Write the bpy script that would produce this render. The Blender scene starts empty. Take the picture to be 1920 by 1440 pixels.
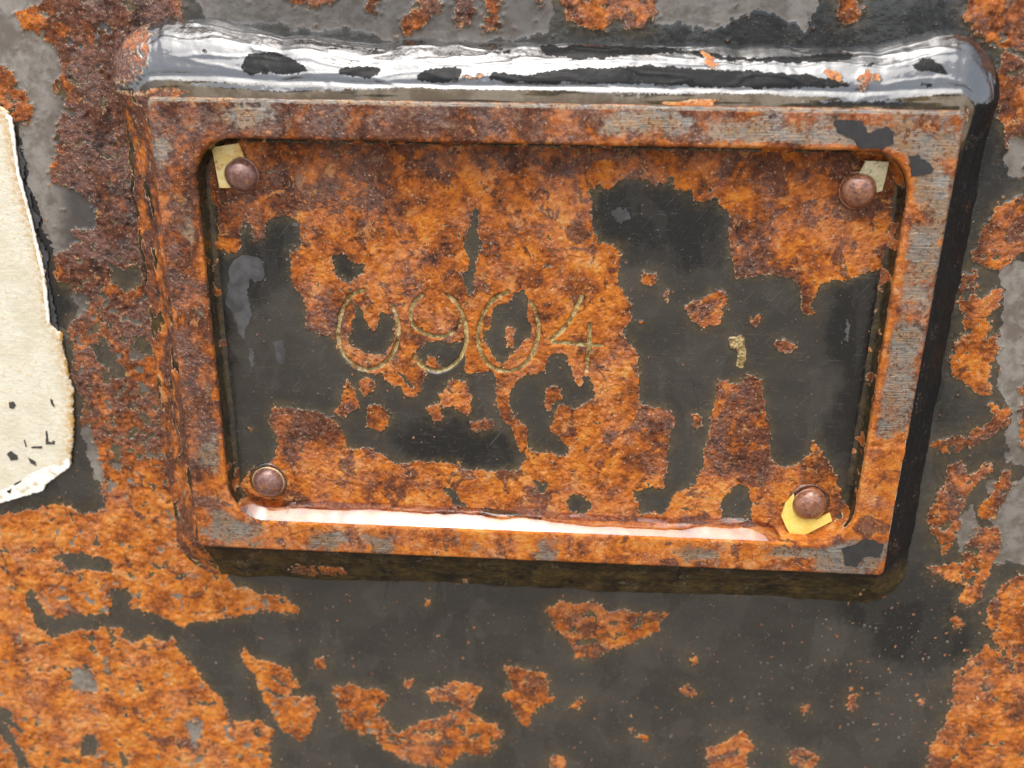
import bpy, bmesh, math, random
import numpy as np
from mathutils import Matrix, Vector

# ------------------------------------------------------------------ camera, sky, sun, exposure
scene = bpy.context.scene
col = scene.collection
MM = 0.001
CAM_LOC = (0.003148, -0.199799, 0.057985)
CAM_AXES = ((0.998321, 0.055811, 0.015482), (-0.032992, 0.328293, 0.944), (0.047603, -0.942926, 0.329583))   # right, up, back
CAM_LENS = 30.3563

cam_data = bpy.data.cameras.new('camera')
cam = bpy.data.objects.new('camera', cam_data)
col.objects.link(cam)
scene.camera = cam
m3 = Matrix((CAM_AXES[0], CAM_AXES[1], CAM_AXES[2])).transposed()
cam.matrix_world = Matrix.Translation(CAM_LOC) @ m3.to_4x4()
cam_data.sensor_width = 36.0
cam_data.lens = CAM_LENS
cam_data.clip_start = 0.01
cam_data.clip_end = 200.0
cam_data.dof.use_dof = True
cam_data.dof.focus_distance = 0.200
cam_data.dof.aperture_fstop = 11.0

SUN_EL, SUN_AZ = math.radians(72), math.radians(-12)      # azimuth measured from straight in front of the panel
world = bpy.data.worlds.new('World')
scene.world = world
world.use_nodes = True
wn = world.node_tree
wn.nodes.clear()
sky = wn.nodes.new('ShaderNodeTexSky')
sky.sky_type = 'NISHITA'
sky.sun_disc = False
sky.sun_elevation = SUN_EL
sky.sun_rotation = math.radians(180) - SUN_AZ
sky.air_density = 1.0
sky.dust_density = 4.0
sky.ozone_density = 1.0
hs = wn.nodes.new('ShaderNodeHueSaturation')
hs.inputs['Saturation'].default_value = 0.42               # overcast: the sky is nearly grey
bg = wn.nodes.new('ShaderNodeBackground')
bg.inputs['Strength'].default_value = 0.15
wo = wn.nodes.new('ShaderNodeOutputWorld')
wn.links.new(sky.outputs[0], hs.inputs['Color'])
wn.links.new(hs.outputs[0], bg.inputs['Color'])
wn.links.new(bg.outputs[0], wo.inputs['Surface'])

sun_data = bpy.data.lights.new('sun', 'SUN')
sun_data.energy = 1.0
sun_data.angle = math.radians(70)
sun_data.color = (1.0, 0.96, 0.90)
sun = bpy.data.objects.new('sun', sun_data)
col.objects.link(sun)
sd = Vector((math.sin(SUN_AZ) * math.cos(SUN_EL), -math.cos(SUN_AZ) * math.cos(SUN_EL), math.sin(SUN_EL)))
sun.rotation_euler = sd.to_track_quat('Z', 'Y').to_euler()

scene.view_settings.view_transform = 'Standard'
scene.view_settings.look = 'None'
scene.view_settings.gamma = 1.0
scene.view_settings.exposure = 1.28
scene.view_settings.use_curve_mapping = False
scene.render.engine = 'CYCLES'
scene.cycles.max_bounces = 6
scene.cycles.use_denoising = True

# Outlines of the paint, primer, rust and steel areas, in millimetres on each surface (x right, z up,
# origin at the middle of the number block).  Flat lists: x0, z0, x1, z1, ...
FLOOR_AREAS = [
    ('paint',[-62.2,27.8,-56.4,28.8,-55.2,25.8,-55.1,22.0,-57.5,19.7,-57.5,12.9,-55.2,8.5,-55.2,2.7,-52.1,1.9,-48.4,0.3,-47.3,-3.0,-44.9,-6.9,-37.2,-8.0,-34.0,-6.5,-30.8,-9.8,-28.3,-13.0,-26.9,-6.3,-29.4,-3.0,-27.5,0.3,-23.1,0.2,-17.8,0.4,-17.4,-3.3,-18.0,-7.3,-10.4,-7.0,-9.8,-12.4,-7.8,-19.2,-5.7,-24.7,-3.0,-28.8,-4.3,-31.7,-8.9,-32.6,-18.1,-32.3,-19.4,-30.2,-22.1,-31.0,-28.7,-30.6,-34.7,-31.5,-40.5,-27.4,-47.2,-28.4,-48.3,-23.5,-53.3,-18.8,-58.5,-17.6,-64.4,-17.1,-66.0,-21.4,-64.3,-24.8,-65.3,-29.9,-67.6,-33.2,-71.8,-34.5,-76.6,-42.1,-77.8,-37.7,-77.5,-9.3,-77.6,9.1,-77.2,19.2,-75.8,21.1,-70.8,20.6,-66.9,22.5,-63.7,23.8]),
    ('paint',[-42.9,8.8,-41.7,7.6,-40.6,3.1,-39.4,2.5,-37.4,6.5,-34.8,6.5,-34.1,2.0,-35.1,-1.2,-37.1,-3.7,-40.9,-3.0,-44.6,-1.6,-45.2,-0.3,-44.1,5.0]),
    ('paint',[-15.6,32.1,-14.4,30.4,-14.7,25.6,-13.7,23.3,-14.9,19.6,-15.2,13.4,-16.8,11.5,-18.0,15.8,-16.8,19.5,-18.0,22.6,-17.0,26.8]),
    ('paint',[-47.9,19.9,-44.9,20.3,-43.7,18.8,-40.6,18.3,-41.3,16.4,-44.5,14.1,-47.4,14.4,-48.5,17.5]),
    ('paint',[-10.6,9.2,-6.9,11.2,-4.5,13.1,-3.3,11.3,-3.8,7.5,-2.5,3.0,-4.9,-0.3,-6.7,-2.3,-8.6,-5.6,-11.7,-3.1,-13.6,0.7,-13.7,3.3,-11.2,6.0]),
    ('paint',[2.0,-2.4,5.1,-1.3,7.1,-3.8,8.5,-9.0,9.8,-10.1,10.3,-7.0,12.2,-7.6,13.1,-12.9,8.8,-15.1,4.9,-13.9,3.8,-17.3,3.2,-21.5,7.9,-26.2,6.7,-27.3,-3.1,-26.7,-5.8,-20.5,-7.2,-12.3,-6.0,-8.9,-1.6,-6.7,0.9,-6.0]),
    ('paint',[11.3,37.3,13.7,36.3,16.5,38.6,20.5,38.7,23.5,37.6,26.9,38.8,28.8,36.6,31.1,36.1,33.1,33.2,36.9,35.6,40.1,32.2,41.0,27.0,41.6,22.3,43.1,17.5,48.0,17.6,51.5,18.3,56.3,17.3,57.9,13.7,59.7,9.4,62.0,9.4,61.0,13.1,62.3,16.2,69.0,18.8,75.7,20.8,77.4,13.6,77.1,3.6,77.1,-4.0,76.4,-16.0,75.4,-25.6,72.2,-30.0,67.8,-25.2,65.2,-19.8,64.6,-24.7,63.0,-27.5,59.3,-28.4,56.6,-26.4,55.0,-18.2,52.7,-14.2,51.9,-6.9,48.0,-5.0,47.7,-7.7,41.5,-7.2,40.8,-13.3,40.9,-21.4,39.2,-31.3,38.2,-35.0,33.2,-36.6,30.5,-36.0,31.3,-28.8,31.7,-17.7,30.8,-14.3,23.9,-13.9,22.8,-5.9,21.8,-0.7,19.1,3.1,17.8,4.3,20.1,6.9,20.5,10.7,18.5,13.1,16.6,15.6,17.0,19.2,17.5,21.7,14.9,24.6,12.0,24.5,10.9,26.3,10.5,31.0,9.7,35.6]),
    ('paint',[-23.5,-37.6,-20.8,-38.2,-18.1,-41.8,-16.8,-44.0,-20.2,-41.9,-22.4,-40.1]),
    ('paint',[7.1,-38.5,11.0,-37.6,13.7,-40.4,11.9,-43.4,7.9,-42.9]),
    ('paint',[24.1,-37.0,29.1,-34.9,33.2,-36.6,32.2,-41.8,25.7,-42.8]),
    ('paint',[45.0,-38.3,48.4,-33.8,51.7,-34.4,52.9,-39.4,52.6,-43.1,46.1,-43.4]),
    ('paint',[-14.1,-42.7,-3.4,-42.9,-4.1,-44.6,-13.4,-44.6]),
    ('paint',[-76.1,32.5,-74.3,29.6,-74.1,23.0,-76.4,21.1,-76.9,24.1]),
    ('paint',[-69.2,24.3,-67.5,27.4,-66.4,25.6,-66.4,21.9,-68.9,20.6]),
    ('paint',[-1.0,-34.5,3.0,-35.0,1.8,-38.0,-0.2,-37.3]),
    ('paint',[73.9,-24.3,76.4,-24.2,76.8,-35.5,74.3,-36.3,72.4,-31.4]),
    ('rust',[-46.6,-9.6,-44.1,-12.2,-43.4,-16.6,-46.0,-18.1,-48.1,-20.0,-50.3,-18.7,-47.9,-15.1]),
    ('rust',[-43.5,-9.8,-41.1,-8.9,-38.9,-10.7,-40.0,-13.1,-42.6,-13.3]),
    ('rust',[-41.4,-17.0,-38.5,-15.5,-36.0,-18.1,-36.3,-20.9,-39.0,-22.9,-41.9,-21.6]),
    ('rust',[-37.4,-7.3,-34.0,-6.5,-32.2,-10.5,-29.4,-13.4,-32.2,-13.9,-34.1,-11.2,-37.3,-10.0]),
    ('rust',[-31.1,-11.5,-28.6,-11.0,-28.9,-13.8,-31.2,-13.8]),
    ('rust',[-21.2,-9.4,-18.1,-8.9,-16.8,-12.0,-16.5,-17.4,-18.3,-18.4,-20.6,-15.5,-23.2,-17.0,-23.8,-13.6]),
    ('rust',[-27.1,-16.4,-23.9,-15.6,-23.5,-19.1,-25.2,-19.8]),
    ('rust',[-17.0,-19.5,-11.0,-18.6,-11.0,-21.1,-16.1,-22.0]),
    ('rust',[-11.1,-7.1,-8.5,-7.0,-7.2,-12.3,-6.5,-17.0,-3.2,-20.4,-2.4,-27.4,-5.0,-27.5,-6.4,-21.9,-9.0,-18.5,-10.1,-12.4]),
    ('rust',[-8.3,4.5,-6.1,4.8,-5.8,-0.3,-8.0,-1.0]),
    ('rust',[1.2,-10.0,4.1,-9.2,5.1,-12.5,3.6,-13.3,3.1,-16.3,1.9,-16.0]),
    ('rust',[22.1,17.5,23.6,18.4,25.7,18.0,25.0,15.8,22.6,15.1]),
    ('rust',[32.4,10.4,36.6,12.4,39.4,15.0,41.9,13.2,41.7,9.5,40.8,6.7,37.2,5.9,34.1,7.3]),
    ('rust',[47.3,7.8,49.0,8.8,49.4,7.2,48.1,5.8]),
    ('rust',[43.0,3.6,46.5,3.9,47.2,0.1,46.9,-3.8,45.6,-3.3,45.6,0.7,43.7,1.3]),
    ('rust',[53.7,2.3,56.2,3.6,58.2,2.0,57.2,0.2,54.5,0.4]),
    ('rust',[21.7,7.0,23.5,7.3,22.7,5.4]),
    ('rust',[36.6,-15.8,38.4,-15.1,39.1,-18.8,37.3,-19.6]),
    ('rust',[26.7,14.0,28.5,13.8,27.8,11.4]),
    ('rust',[-26.9,-3.0,-25.0,-3.6,-23.1,-6.1,-25.0,-6.5,-26.9,-5.6]),
    ('rust',[-72.2,-23.0,-70.8,-22.2,-70.6,-24.1]),
    ('rust',[11.4,24.5,15.3,24.6,17.4,21.9,15.9,16.8,11.6,19.1]),
    ('rust',[-24.4,-6.4,-23.4,-5.9,-23.4,-6.9]),
]
RIM_AREAS = [
    ('steel',[-66.9,53.3,-56.7,53.0,-58.8,48.6,-66.2,48.5]),
    ('steel',[11.5,52.3,30.1,52.3,29.4,48.1,12.8,48.8]),
    ('steel',[33.5,51.3,48.6,51.6,48.1,46.3,33.8,47.1]),
    ('steel',[47.5,51.6,85.2,50.2,85.2,41.2,84.9,24.5,84.0,10.3,84.1,-14.8,76.7,-17.7,76.8,-2.2,77.3,19.6,76.8,33.3,73.7,42.0,68.9,45.1,48.3,45.2]),
    ('steel',[-80.2,32.5,-76.3,32.0,-76.6,25.0,-79.7,21.4]),
    ('steel',[-77.6,11.9,-75.1,11.5,-75.4,0.4,-77.6,4.2]),
    ('steel',[-77.0,-6.2,-76.0,-12.8,-77.5,-15.5,-78.7,-10.2]),
    ('steel',[-77.7,-19.6,-74.7,-20.9,-75.2,-32.1,-81.1,-33.8,-81.4,-28.1]),
    ('steel',[-82.2,-44.0,-74.7,-44.0,-67.0,-47.5,-70.1,-52.5,-82.1,-53.0]),
    ('steel',[-56.3,-48.8,-47.9,-48.1,-46.8,-52.9,-55.3,-54.4]),
    ('steel',[-42.8,-48.6,-35.5,-48.6,-36.3,-53.9,-41.7,-53.7]),
    ('steel',[0.9,-47.9,5.4,-48.2,4.3,-54.6,0.3,-53.6]),
    ('steel',[34.4,-48.3,44.3,-47.8,45.3,-51.4,36.9,-52.1]),
    ('steel',[56.3,-46.2,75.0,-43.9,84.2,-46.6,83.5,-54.3,71.4,-54.3,64.4,-49.8,56.7,-50.1]),
    ('steel',[-16.2,-50.7,-13.6,-50.5,-13.6,-53.1,-16.0,-53.2]),
    ('steel',[-84.4,46.5,-81.5,46.6,-81.9,41.0,-84.5,39.8]),
    ('rust',[77.9,23.1,83.5,19.8,83.4,16.9,78.5,19.7]),
    ('rust',[77.2,13.1,82.8,13.9,83.2,7.9,79.1,9.0]),
    ('rust',[78.4,-9.2,80.9,-9.7,82.7,-13.6,80.3,-13.7]),
    ('rust',[76.1,-17.8,84.1,-14.8,88.5,-42.1,76.1,-42.7]),
    ('rust',[78.9,46.4,84.8,46.5,84.7,41.1,81.5,41.1]),
    ('rust',[75.7,36.6,80.8,35.6,82.5,29.0,77.7,31.1]),
    ('rust',[66.8,-48.9,70.2,-50.2,70.6,-53.5,64.8,-53.2]),
    ('rust',[59.2,44.9,74.2,45.7,75.2,39.9,70.2,44.1]),
    ('rust',[49.6,52.7,55.1,51.7,52.2,49.0,49.4,49.5]),
]
PANEL_AREAS = [
    ('prim',[-143.0,81.6,-80.3,82.1,-82.9,59.6,-104.0,39.6,-106.4,23.6,-111.6,6.6,-115.9,-4.4,-121.4,-4.6,-123.7,14.1,-126.1,43.9,-151.2,45.8]),
    ('prim',[-80.3,82.1,1.6,82.8,-0.2,68.3,-15.1,66.5,-33.7,65.6,-38.3,67.6,-75.8,69.5]),
    ('prim',[22.6,83.0,51.0,83.2,55.6,74.2,53.8,69.9,50.3,71.1,45.6,73.1,41.2,72.5,34.8,69.8,29.2,70.3,23.0,70.2]),
    ('prim',[102.7,21.4,129.5,22.1,141.7,-28.7,115.0,-28.3,112.9,-14.4,109.0,-10.5,106.4,2.7,106.3,15.4]),
    ('prim',[110.8,-32.8,142.0,-30.1,148.0,-55.1,118.0,-56.6]),
    ('prim',[104.2,-46.5,109.3,-38.8,112.0,-46.1,108.2,-53.9]),
    ('paint',[-124.2,51.0,-121.7,47.5,-119.7,29.5,-117.7,18.2,-113.7,1.1,-118.2,-1.7,-121.7,2.2,-122.1,23.2,-124.0,41.6]),
    ('paint',[-121.8,5.6,-115.6,6.4,-115.3,3.8,-120.1,-0.4]),
    ('rust',[-118.1,71.0,-112.4,72.3,-103.7,81.9,-79.1,82.1,-96.7,-73.8,-114.5,-51.8,-114.6,-47.0,-116.6,-36.3,-118.1,-27.4,-116.8,-18.6,-118.0,-12.9,-115.9,-4.4,-117.3,-0.4,-112.9,2.5,-110.9,6.6,-117.6,10.4,-117.2,16.9,-110.7,20.7,-113.1,22.1,-111.4,24.7,-106.7,23.3,-105.4,28.6,-109.6,32.0,-115.6,34.5,-114.9,39.1,-112.5,41.8,-112.4,46.5,-110.0,51.2,-111.5,55.8,-109.0,59.2,-109.7,63.1,-113.0,65.3,-116.3,67.4]),
    ('rust',[-130.5,60.0,-123.2,59.6,-120.8,59.0,-117.9,54.5,-117.6,49.4,-119.2,47.0,-122.3,47.5,-124.8,51.0,-132.1,52.0]),
    ('rust',[-182.3,-57.2,-144.3,-53.9,-128.9,-50.0,-114.4,-51.0,-95.6,-50.9,-86.1,-56.8,-84.9,-66.5,-81.1,-73.0,-71.6,-74.5,-63.7,-78.9,-69.1,-80.9,-73.4,-79.4,-82.7,-83.3,-93.4,-84.8,-102.8,-87.0,-100.2,-91.3,-98.0,-98.3,-91.1,-107.0,-86.9,-115.1,-88.3,-118.1,-79.6,-117.5,-75.2,-121.0,-76.5,-159.3,-209.2,-169.2]),
    ('rust',[-81.3,-92.0,-77.8,-96.2,-67.4,-99.2,-67.0,-104.6,-72.7,-109.6,-74.8,-107.0,-61.1,-108.9,-60.5,-112.6,-64.1,-120.3,-67.6,-125.4,-72.0,-120.8,-76.0,-111.7,-78.5,-104.4,-81.7,-96.5]),
    ('rust',[-55.5,-104.9,-51.6,-102.8,-46.3,-104.3,-40.6,-105.8,-41.1,-109.5,-45.2,-114.4,-43.8,-120.0,-47.0,-121.1,-53.1,-118.7,-55.2,-114.1]),
    ('rust',[-45.2,-115.3,-42.0,-113.3,-38.4,-119.6,-29.8,-114.4,-19.0,-110.0,-22.1,-108.0,-27.8,-107.8,-28.9,-104.7,-25.1,-103.0,-22.0,-100.2,-13.8,-101.5,-15.3,-106.1,-17.5,-110.8,-9.9,-115.0,-7.3,-117.6,-12.9,-126.0,-19.1,-125.0,-23.8,-132.1,-33.2,-130.2,-42.5,-125.6]),
    ('rust',[-36.3,-100.6,-32.3,-100.8,-33.4,-103.9,-35.9,-103.3]),
    ('rust',[-7.9,-95.2,-1.2,-95.4,3.5,-96.3,4.1,-101.3,6.8,-104.7,0.6,-108.8,0.7,-112.4,-1.5,-114.8,-5.4,-109.1,-8.5,-103.9,-4.8,-101.8]),
    ('rust',[2.7,-75.4,5.5,-73.6,15.4,-72.7,21.3,-75.2,34.0,-75.4,37.0,-73.9,34.2,-77.9,32.4,-82.2,20.5,-88.9,11.9,-91.4,9.5,-85.2,5.0,-80.3]),
    ('rust',[8.8,-108.3,15.3,-102.4,15.9,-104.5,12.5,-107.5]),
    ('rust',[39.9,-100.0,42.9,-97.7,45.4,-99.7,44.1,-102.3]),
    ('rust',[29.1,-115.5,32.8,-116.0,33.0,-119.7]),
    ('rust',[27.1,-113.5,29.0,-114.0,28.3,-115.9]),
    ('rust',[50.0,-119.5,59.0,-112.8,62.8,-117.7,62.0,-127.2,51.5,-128.0]),
    ('rust',[73.0,-118.9,75.7,-116.9,80.9,-120.3,79.6,-124.1,75.1,-123.7]),
    ('rust',[5.6,-124.9,11.4,-124.9,10.4,-130.8,5.8,-131.1]),
    ('rust',[-61.1,-96.2,-58.7,-93.4,-57.9,-98.7,-60.5,-99.4]),
    ('rust',[86.4,-96.3,87.6,-96.6,89.9,-103.2,87.4,-103.7]),
    ('rust',[74.1,-103.3,76.6,-103.1,76.6,-105.8,74.7,-106.0]),
    ('rust',[105.0,-100.5,107.1,-98.3,106.9,-101.3]),
    ('rust',[42.3,-89.3,44.8,-88.3,45.0,-90.9,43.0,-91.0]),
    ('rust',[-68.8,-76.6,-64.4,-77.2,-64.3,-80.6,-68.3,-80.5]),
    ('rust',[-29.8,-74.6,-27.9,-74.5,-28.4,-77.0,-29.9,-76.8]),
    ('rust',[111.2,-118.3,114.1,-101.7,113.3,-89.5,117.7,-83.3,119.8,-79.9,122.9,-81.4,153.7,-78.8,168.6,-141.0,115.7,-144.9]),
    ('rust',[117.3,-70.1,120.4,-62.0,125.1,-58.6,148.4,-56.6,153.9,-79.6,124.2,-81.3,120.0,-77.4]),
    ('rust',[101.5,-57.4,108.6,-56.3,110.0,-49.3,110.7,-46.2,116.2,-45.9,117.7,-53.5,115.6,-61.4,115.8,-66.2,111.7,-69.6,110.0,-67.3,111.2,-63.2,106.8,-61.1,102.6,-60.2]),
    ('rust',[95.2,17.5,98.4,19.5,100.2,12.7,104.3,16.6,106.0,14.1,103.4,9.0,104.0,2.6,105.9,5.2,107.5,1.4,105.5,-5.2,107.7,-10.5,105.3,-10.9,101.1,-8.1,97.6,-5.8,96.7,-2.9,97.7,3.7,96.9,11.3]),
    ('rust',[95.1,-24.2,101.1,-21.8,104.6,-20.3,108.9,-16.6,107.0,-13.3,112.1,-13.5,113.0,-17.2,109.9,-21.5,105.3,-24.0,99.3,-26.4]),
    ('rust',[98.6,-43.0,100.6,-33.3,100.4,-28.9,103.3,-27.1,105.4,-31.6,111.7,-27.5,110.5,-31.1,107.2,-34.5,106.0,-41.9,106.1,-49.4,104.4,-54.9,101.7,-51.2,99.0,-46.7]),
    ('rust',[111.1,-42.4,112.6,-35.7,113.9,-29.1,116.8,-29.7,116.7,-38.4,115.3,-43.0,112.8,-43.4]),
    ('rust',[108.9,-73.0,111.4,-71.3,112.8,-75.3,110.1,-75.9]),
    ('rust',[83.7,83.5,114.7,83.8,125.0,40.8,101.2,40.9,98.4,49.3,95.6,56.9,95.2,65.4,91.5,67.4,87.4,69.2]),
    ('rust',[97.8,28.5,99.5,33.3,106.2,36.0,125.8,37.4,128.9,24.5,108.1,24.0,103.0,20.2,99.4,20.1,96.6,22.5]),
    ('rust',[113.4,-7.6,123.8,-4.6,128.6,-26.4,117.3,-24.0]),
    ('rust',[58.0,83.3,63.4,83.3,64.7,72.3,62.5,70.5,60.1,72.2]),
    ('rust',[1.6,82.8,22.1,83.0,22.7,70.2,16.8,69.6,13.3,71.7,11.2,68.9,5.5,70.5,3.2,69.8]),
    ('rust',[-3.4,82.8,-0.9,82.8,-1.4,71.9]),
    ('rust',[-15.1,82.7,-10.4,82.7,-11.1,68.0,-13.7,69.2]),
    ('rust',[-21.9,82.6,-16.0,82.7,-16.8,70.3,-19.7,69.2]),
    ('rust',[-32.3,71.7,-27.7,74.3,-22.9,73.3,-27.8,69.1,-31.1,67.3]),
    ('rust',[-40.6,82.5,-35.2,82.5,-37.6,71.6,-39.8,72.3]),
    ('rust',[-62.9,82.3,-44.6,82.4,-44.9,74.7,-49.7,72.8,-56.6,73.5]),
    ('paint',[-131.4,-65.5,-123.8,-64.5,-115.5,-65.6,-115.7,-70.4,-121.5,-69.2,-128.5,-70.4]),
    ('paint',[-142.3,-77.8,-140.1,-76.5,-137.2,-81.9,-136.8,-84.5,-133.2,-86.0,-126.8,-83.9,-118.3,-83.5,-116.8,-75.7,-111.8,-74.6,-112.0,-81.4,-105.3,-82.8,-99.5,-85.1,-102.6,-92.3,-106.9,-89.9,-114.3,-93.3,-115.9,-88.3,-127.6,-89.2,-135.9,-92.7,-139.8,-88.5,-141.0,-84.7]),
    ('paint',[-157.7,-117.6,-152.3,-119.2,-154.1,-126.1,-149.9,-139.7,-153.9,-142.0,-155.9,-130.2,-159.3,-126.4]),
    ('paint',[-101.1,-119.8,-97.0,-118.6,-97.3,-128.3,-99.6,-127.4]),
    ('paint',[-132.5,-126.7,-127.5,-125.4,-128.5,-132.7,-133.8,-135.0]),
    ('paint',[-122.7,-131.9,-120.6,-130.8,-119.4,-137.7,-121.6,-137.8]),
    ('paint',[-125.8,-49.1,-116.8,-47.1,-116.0,-51.8,-122.0,-52.9]),
    ('paint',[-104.4,14.7,-97.3,14.2,-96.4,10.3,-101.3,8.8,-103.6,10.8]),
    ('paint',[-100.0,-1.9,-96.2,-3.8,-96.0,-7.2,-100.0,-6.7]),
    ('paint',[-112.0,-5.0,-107.3,-5.5,-103.4,-12.4,-105.8,-14.6,-110.6,-9.8]),
    ('paint',[95.0,66.4,99.7,64.9,100.6,63.4,96.5,64.3]),
    ('prim',[-132.8,-103.0,-127.3,-102.7,-125.0,-110.9,-130.7,-109.8]),
    ('prim',[-101.1,-119.3,-96.2,-118.6,-97.3,-128.3,-99.4,-128.4]),
    ('prim',[100.6,49.3,104.3,47.7,105.1,41.5,101.9,40.3,99.5,43.7]),
    ('prim',[-118.1,-27.4,-115.1,-25.8,-114.5,-36.2,-113.9,-42.3,-116.8,-42.5]),
]
TONE_FLOOR = [
    (-0.5,[-75.6,46.4,78.6,44.9,79.3,40.5,-76.2,40.7]),  # dark strip below the top bar, partly shade put into the rust tone
    (-0.35,[-76.0,43.0,-26.1,43.9,-33.5,29.9,-77.9,24.1]),
    (0.22,[-30.9,39.3,10.0,40.2,11.4,11.7,-57.0,4.6,-54.5,23.4,-31.2,27.6]),
    (0.3,[-53.5,19.8,20.4,21.7,22.6,-13.9,-54.8,-0.6]),
    (0.35,[-70.1,-30.1,32.1,-23.2,33.8,-44.7,-71.7,-49.5]),
    (-0.55,[40.2,31.7,53.4,32.0,57.7,15.5,41.8,15.0]),
    (-0.45,[51.9,44.4,78.8,43.8,78.8,30.3,53.1,34.3]),
    (0.05,[53.6,29.7,74.2,30.2,76.0,18.4,55.1,17.8]),
    (-0.5,[38.2,-5.4,54.1,-4.8,58.5,-32.0,38.0,-32.8]),
    (-0.55,[23.2,-13.2,32.0,-12.9,32.4,-26.0,24.0,-26.3]),
    (-0.6,[-65.6,-16.5,-53.2,-16.7,-48.6,-29.2,-66.7,-29.9]),
    (-0.3,[-56.9,14.8,-46.5,12.5,-47.1,-0.3,-56.0,0.7]),
    (0.3,[32.9,-33.0,76.2,-31.2,78.2,-45.6,34.0,-47.7]),
]
TONE_RIM = [
    (-0.55,[-86.0,57.3,-5.1,56.4,-4.9,45.3,-87.7,43.7]),
    (-0.1,[-5.1,57.5,51.3,56.3,52.7,44.8,-4.9,43.7]),
    (-0.35,[-86.5,44.3,-71.3,44.6,-75.2,-35.0,-88.6,-35.5]),
    (0.0,[-87.3,-35.5,-71.2,-34.8,-73.1,-55.7,-89.7,-56.5]),
    (0.2,[-72.1,-45.1,58.4,-42.0,59.9,-55.2,-73.4,-58.8]),
    (0.35,[70.3,-19.3,86.9,-17.3,91.0,-42.0,73.6,-42.8]),
]
TONE_PANEL = [
    (-0.75,[-104.9,81.9,-80.3,82.1,-88.9,7.2,-116.9,6.4]),
    (-0.3,[-119.6,6.3,-88.9,7.2,-91.0,-35.3,-126.7,-36.7]),
    (0.35,[-179.4,-45.1,-62.2,-44.7,-69.8,-158.8,-209.2,-169.2]),
    (0.1,[-64.0,-72.1,69.4,-65.3,79.5,-147.6,-69.8,-158.8]),
    (-0.15,[88.8,-16.7,116.2,-15.7,124.6,-56.3,95.5,-57.7]),
    (0.15,[95.5,-57.7,148.0,-55.1,168.6,-141.0,109.7,-145.4]),
    (0.15,[91.9,22.4,106.0,22.7,113.2,-13.1,98.3,-13.6]),
    (-0.4,[-72.1,82.2,1.6,82.8,2.2,66.2,-73.9,65.2]),
    (-0.25,[22.6,83.0,57.5,83.3,57.3,68.0,23.7,67.6]),
    (-0.1,[81.0,83.5,114.7,83.8,129.8,20.9,92.4,19.9]),
]
DIGIT_STROKES = [
    [[-41.3,12.1,-44.1,11.0,-46.1,8.1,-47.4,4.2,-47.8,0.7,-47.2,-2.3,-45.4,-5.3,-42.3,-7.1,-39.1,-6.7,-35.8,-4.2,-33.9,-0.6,-33.4,3.4,-34.0,6.6,-35.0,8.8]],
    [[-27.6,11.4,-29.7,9.5,-30.5,6.7,-29.8,4.1,-27.8,2.4,-24.9,1.6,-21.8,2.0,-19.5,3.9,-18.3,6.0],[-21.9,11.6,-19.9,9.8,-18.4,7.0,-17.5,3.9,-17.5,0.6,-18.8,-3.3,-21.2,-5.8,-24.2,-7.0,-26.9,-6.4,-28.7,-5.3,-29.9,-3.3]],
    [[-7.9,12.5,-10.6,11.3,-12.8,8.7,-14.3,5.2,-14.8,1.4,-14.1,-1.9,-12.4,-4.7,-9.8,-6.2,-7.3,-6.4,-4.4,-5.2,-2.2,-2.5,-0.9,1.2,-0.6,4.8,-1.3,7.8,-2.6,10.3]],
    [[8.9,12.1,7.8,9.1,6.2,5.9,4.3,3.4,2.4,1.6],[2.9,0.9,6.9,0.9,10.6,0.6,14.3,0.6],[11.1,5.6,11.2,1.5,11.0,-2.4,10.9,-5.8]],
]
TAG_OUTLINES = [
    [-73.5,43.5,-67.5,44.5,-66.8,42.3,-66.2,39.8,-64.2,37.5,-66.8,35.2,-70.9,34.8,-72.6,34.8],
    [67.7,43.5,72.5,43.4,72.4,40.2,72.2,37.3,70.7,36.8,66.6,38.0,66.7,40.8],
    [62.3,-35.2,60.6,-38.0,60.0,-41.3,61.5,-44.2,63.4,-47.1,67.0,-45.4,72.4,-42.0,71.6,-40.0,68.5,-41.8,65.1,-40.8,63.2,-38.6],
]
FLAKE_OUTLINES = [
    [58.5,51.5,59.9,51.9,63.8,51.8,66.1,49.3,69.1,50.8,71.1,49.7,71.3,47.3,69.3,46.2,64.4,46.4,63.1,48.0,59.7,49.2],
    [74.7,44.9,76.4,45.3,79.1,43.7,80.3,42.3,79.8,41.6,75.9,40.8],
    [73.8,-46.7,76.5,-45.8,79.4,-43.7,83.6,-45.2,83.3,-48.9,79.5,-49.0,78.0,-51.8,75.4,-51.5],
]
BEAD_RUST = [
    [30.6,64.9,35.6,64.6,36.0,62.5,34.9,60.2,33.7,61.5,31.3,62.8],
    [56.6,61.3,59.0,61.6,60.9,59.5,58.8,58.7,57.0,60.0],
    [-97.4,66.9,-88.2,70.1,-85.1,67.0,-83.9,62.2,-87.0,56.4,-92.9,57.2],
    [62.4,60.6,67.7,61.2,69.2,58.6,63.9,57.7],
    [-64.1,-62.8,-56.2,-61.8,-48.5,-63.4,-50.8,-66.4,-59.4,-67.1,-65.0,-65.5],
    [-43.8,61.2,-40.9,61.5,-40.7,60.5,-43.3,60.3],
    [-18.0,59.4,-12.3,59.0,-12.9,57.9,-17.5,58.1],
]
BRASS_CHIP = [
    [43.0,3.6,46.5,3.9,47.4,0.1,47.0,-3.9,45.5,-3.4,45.5,0.7,43.6,1.3],
    [18.7,-10.7,19.4,-10.7,19.2,-12.0,18.7,-11.9],
]
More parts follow.
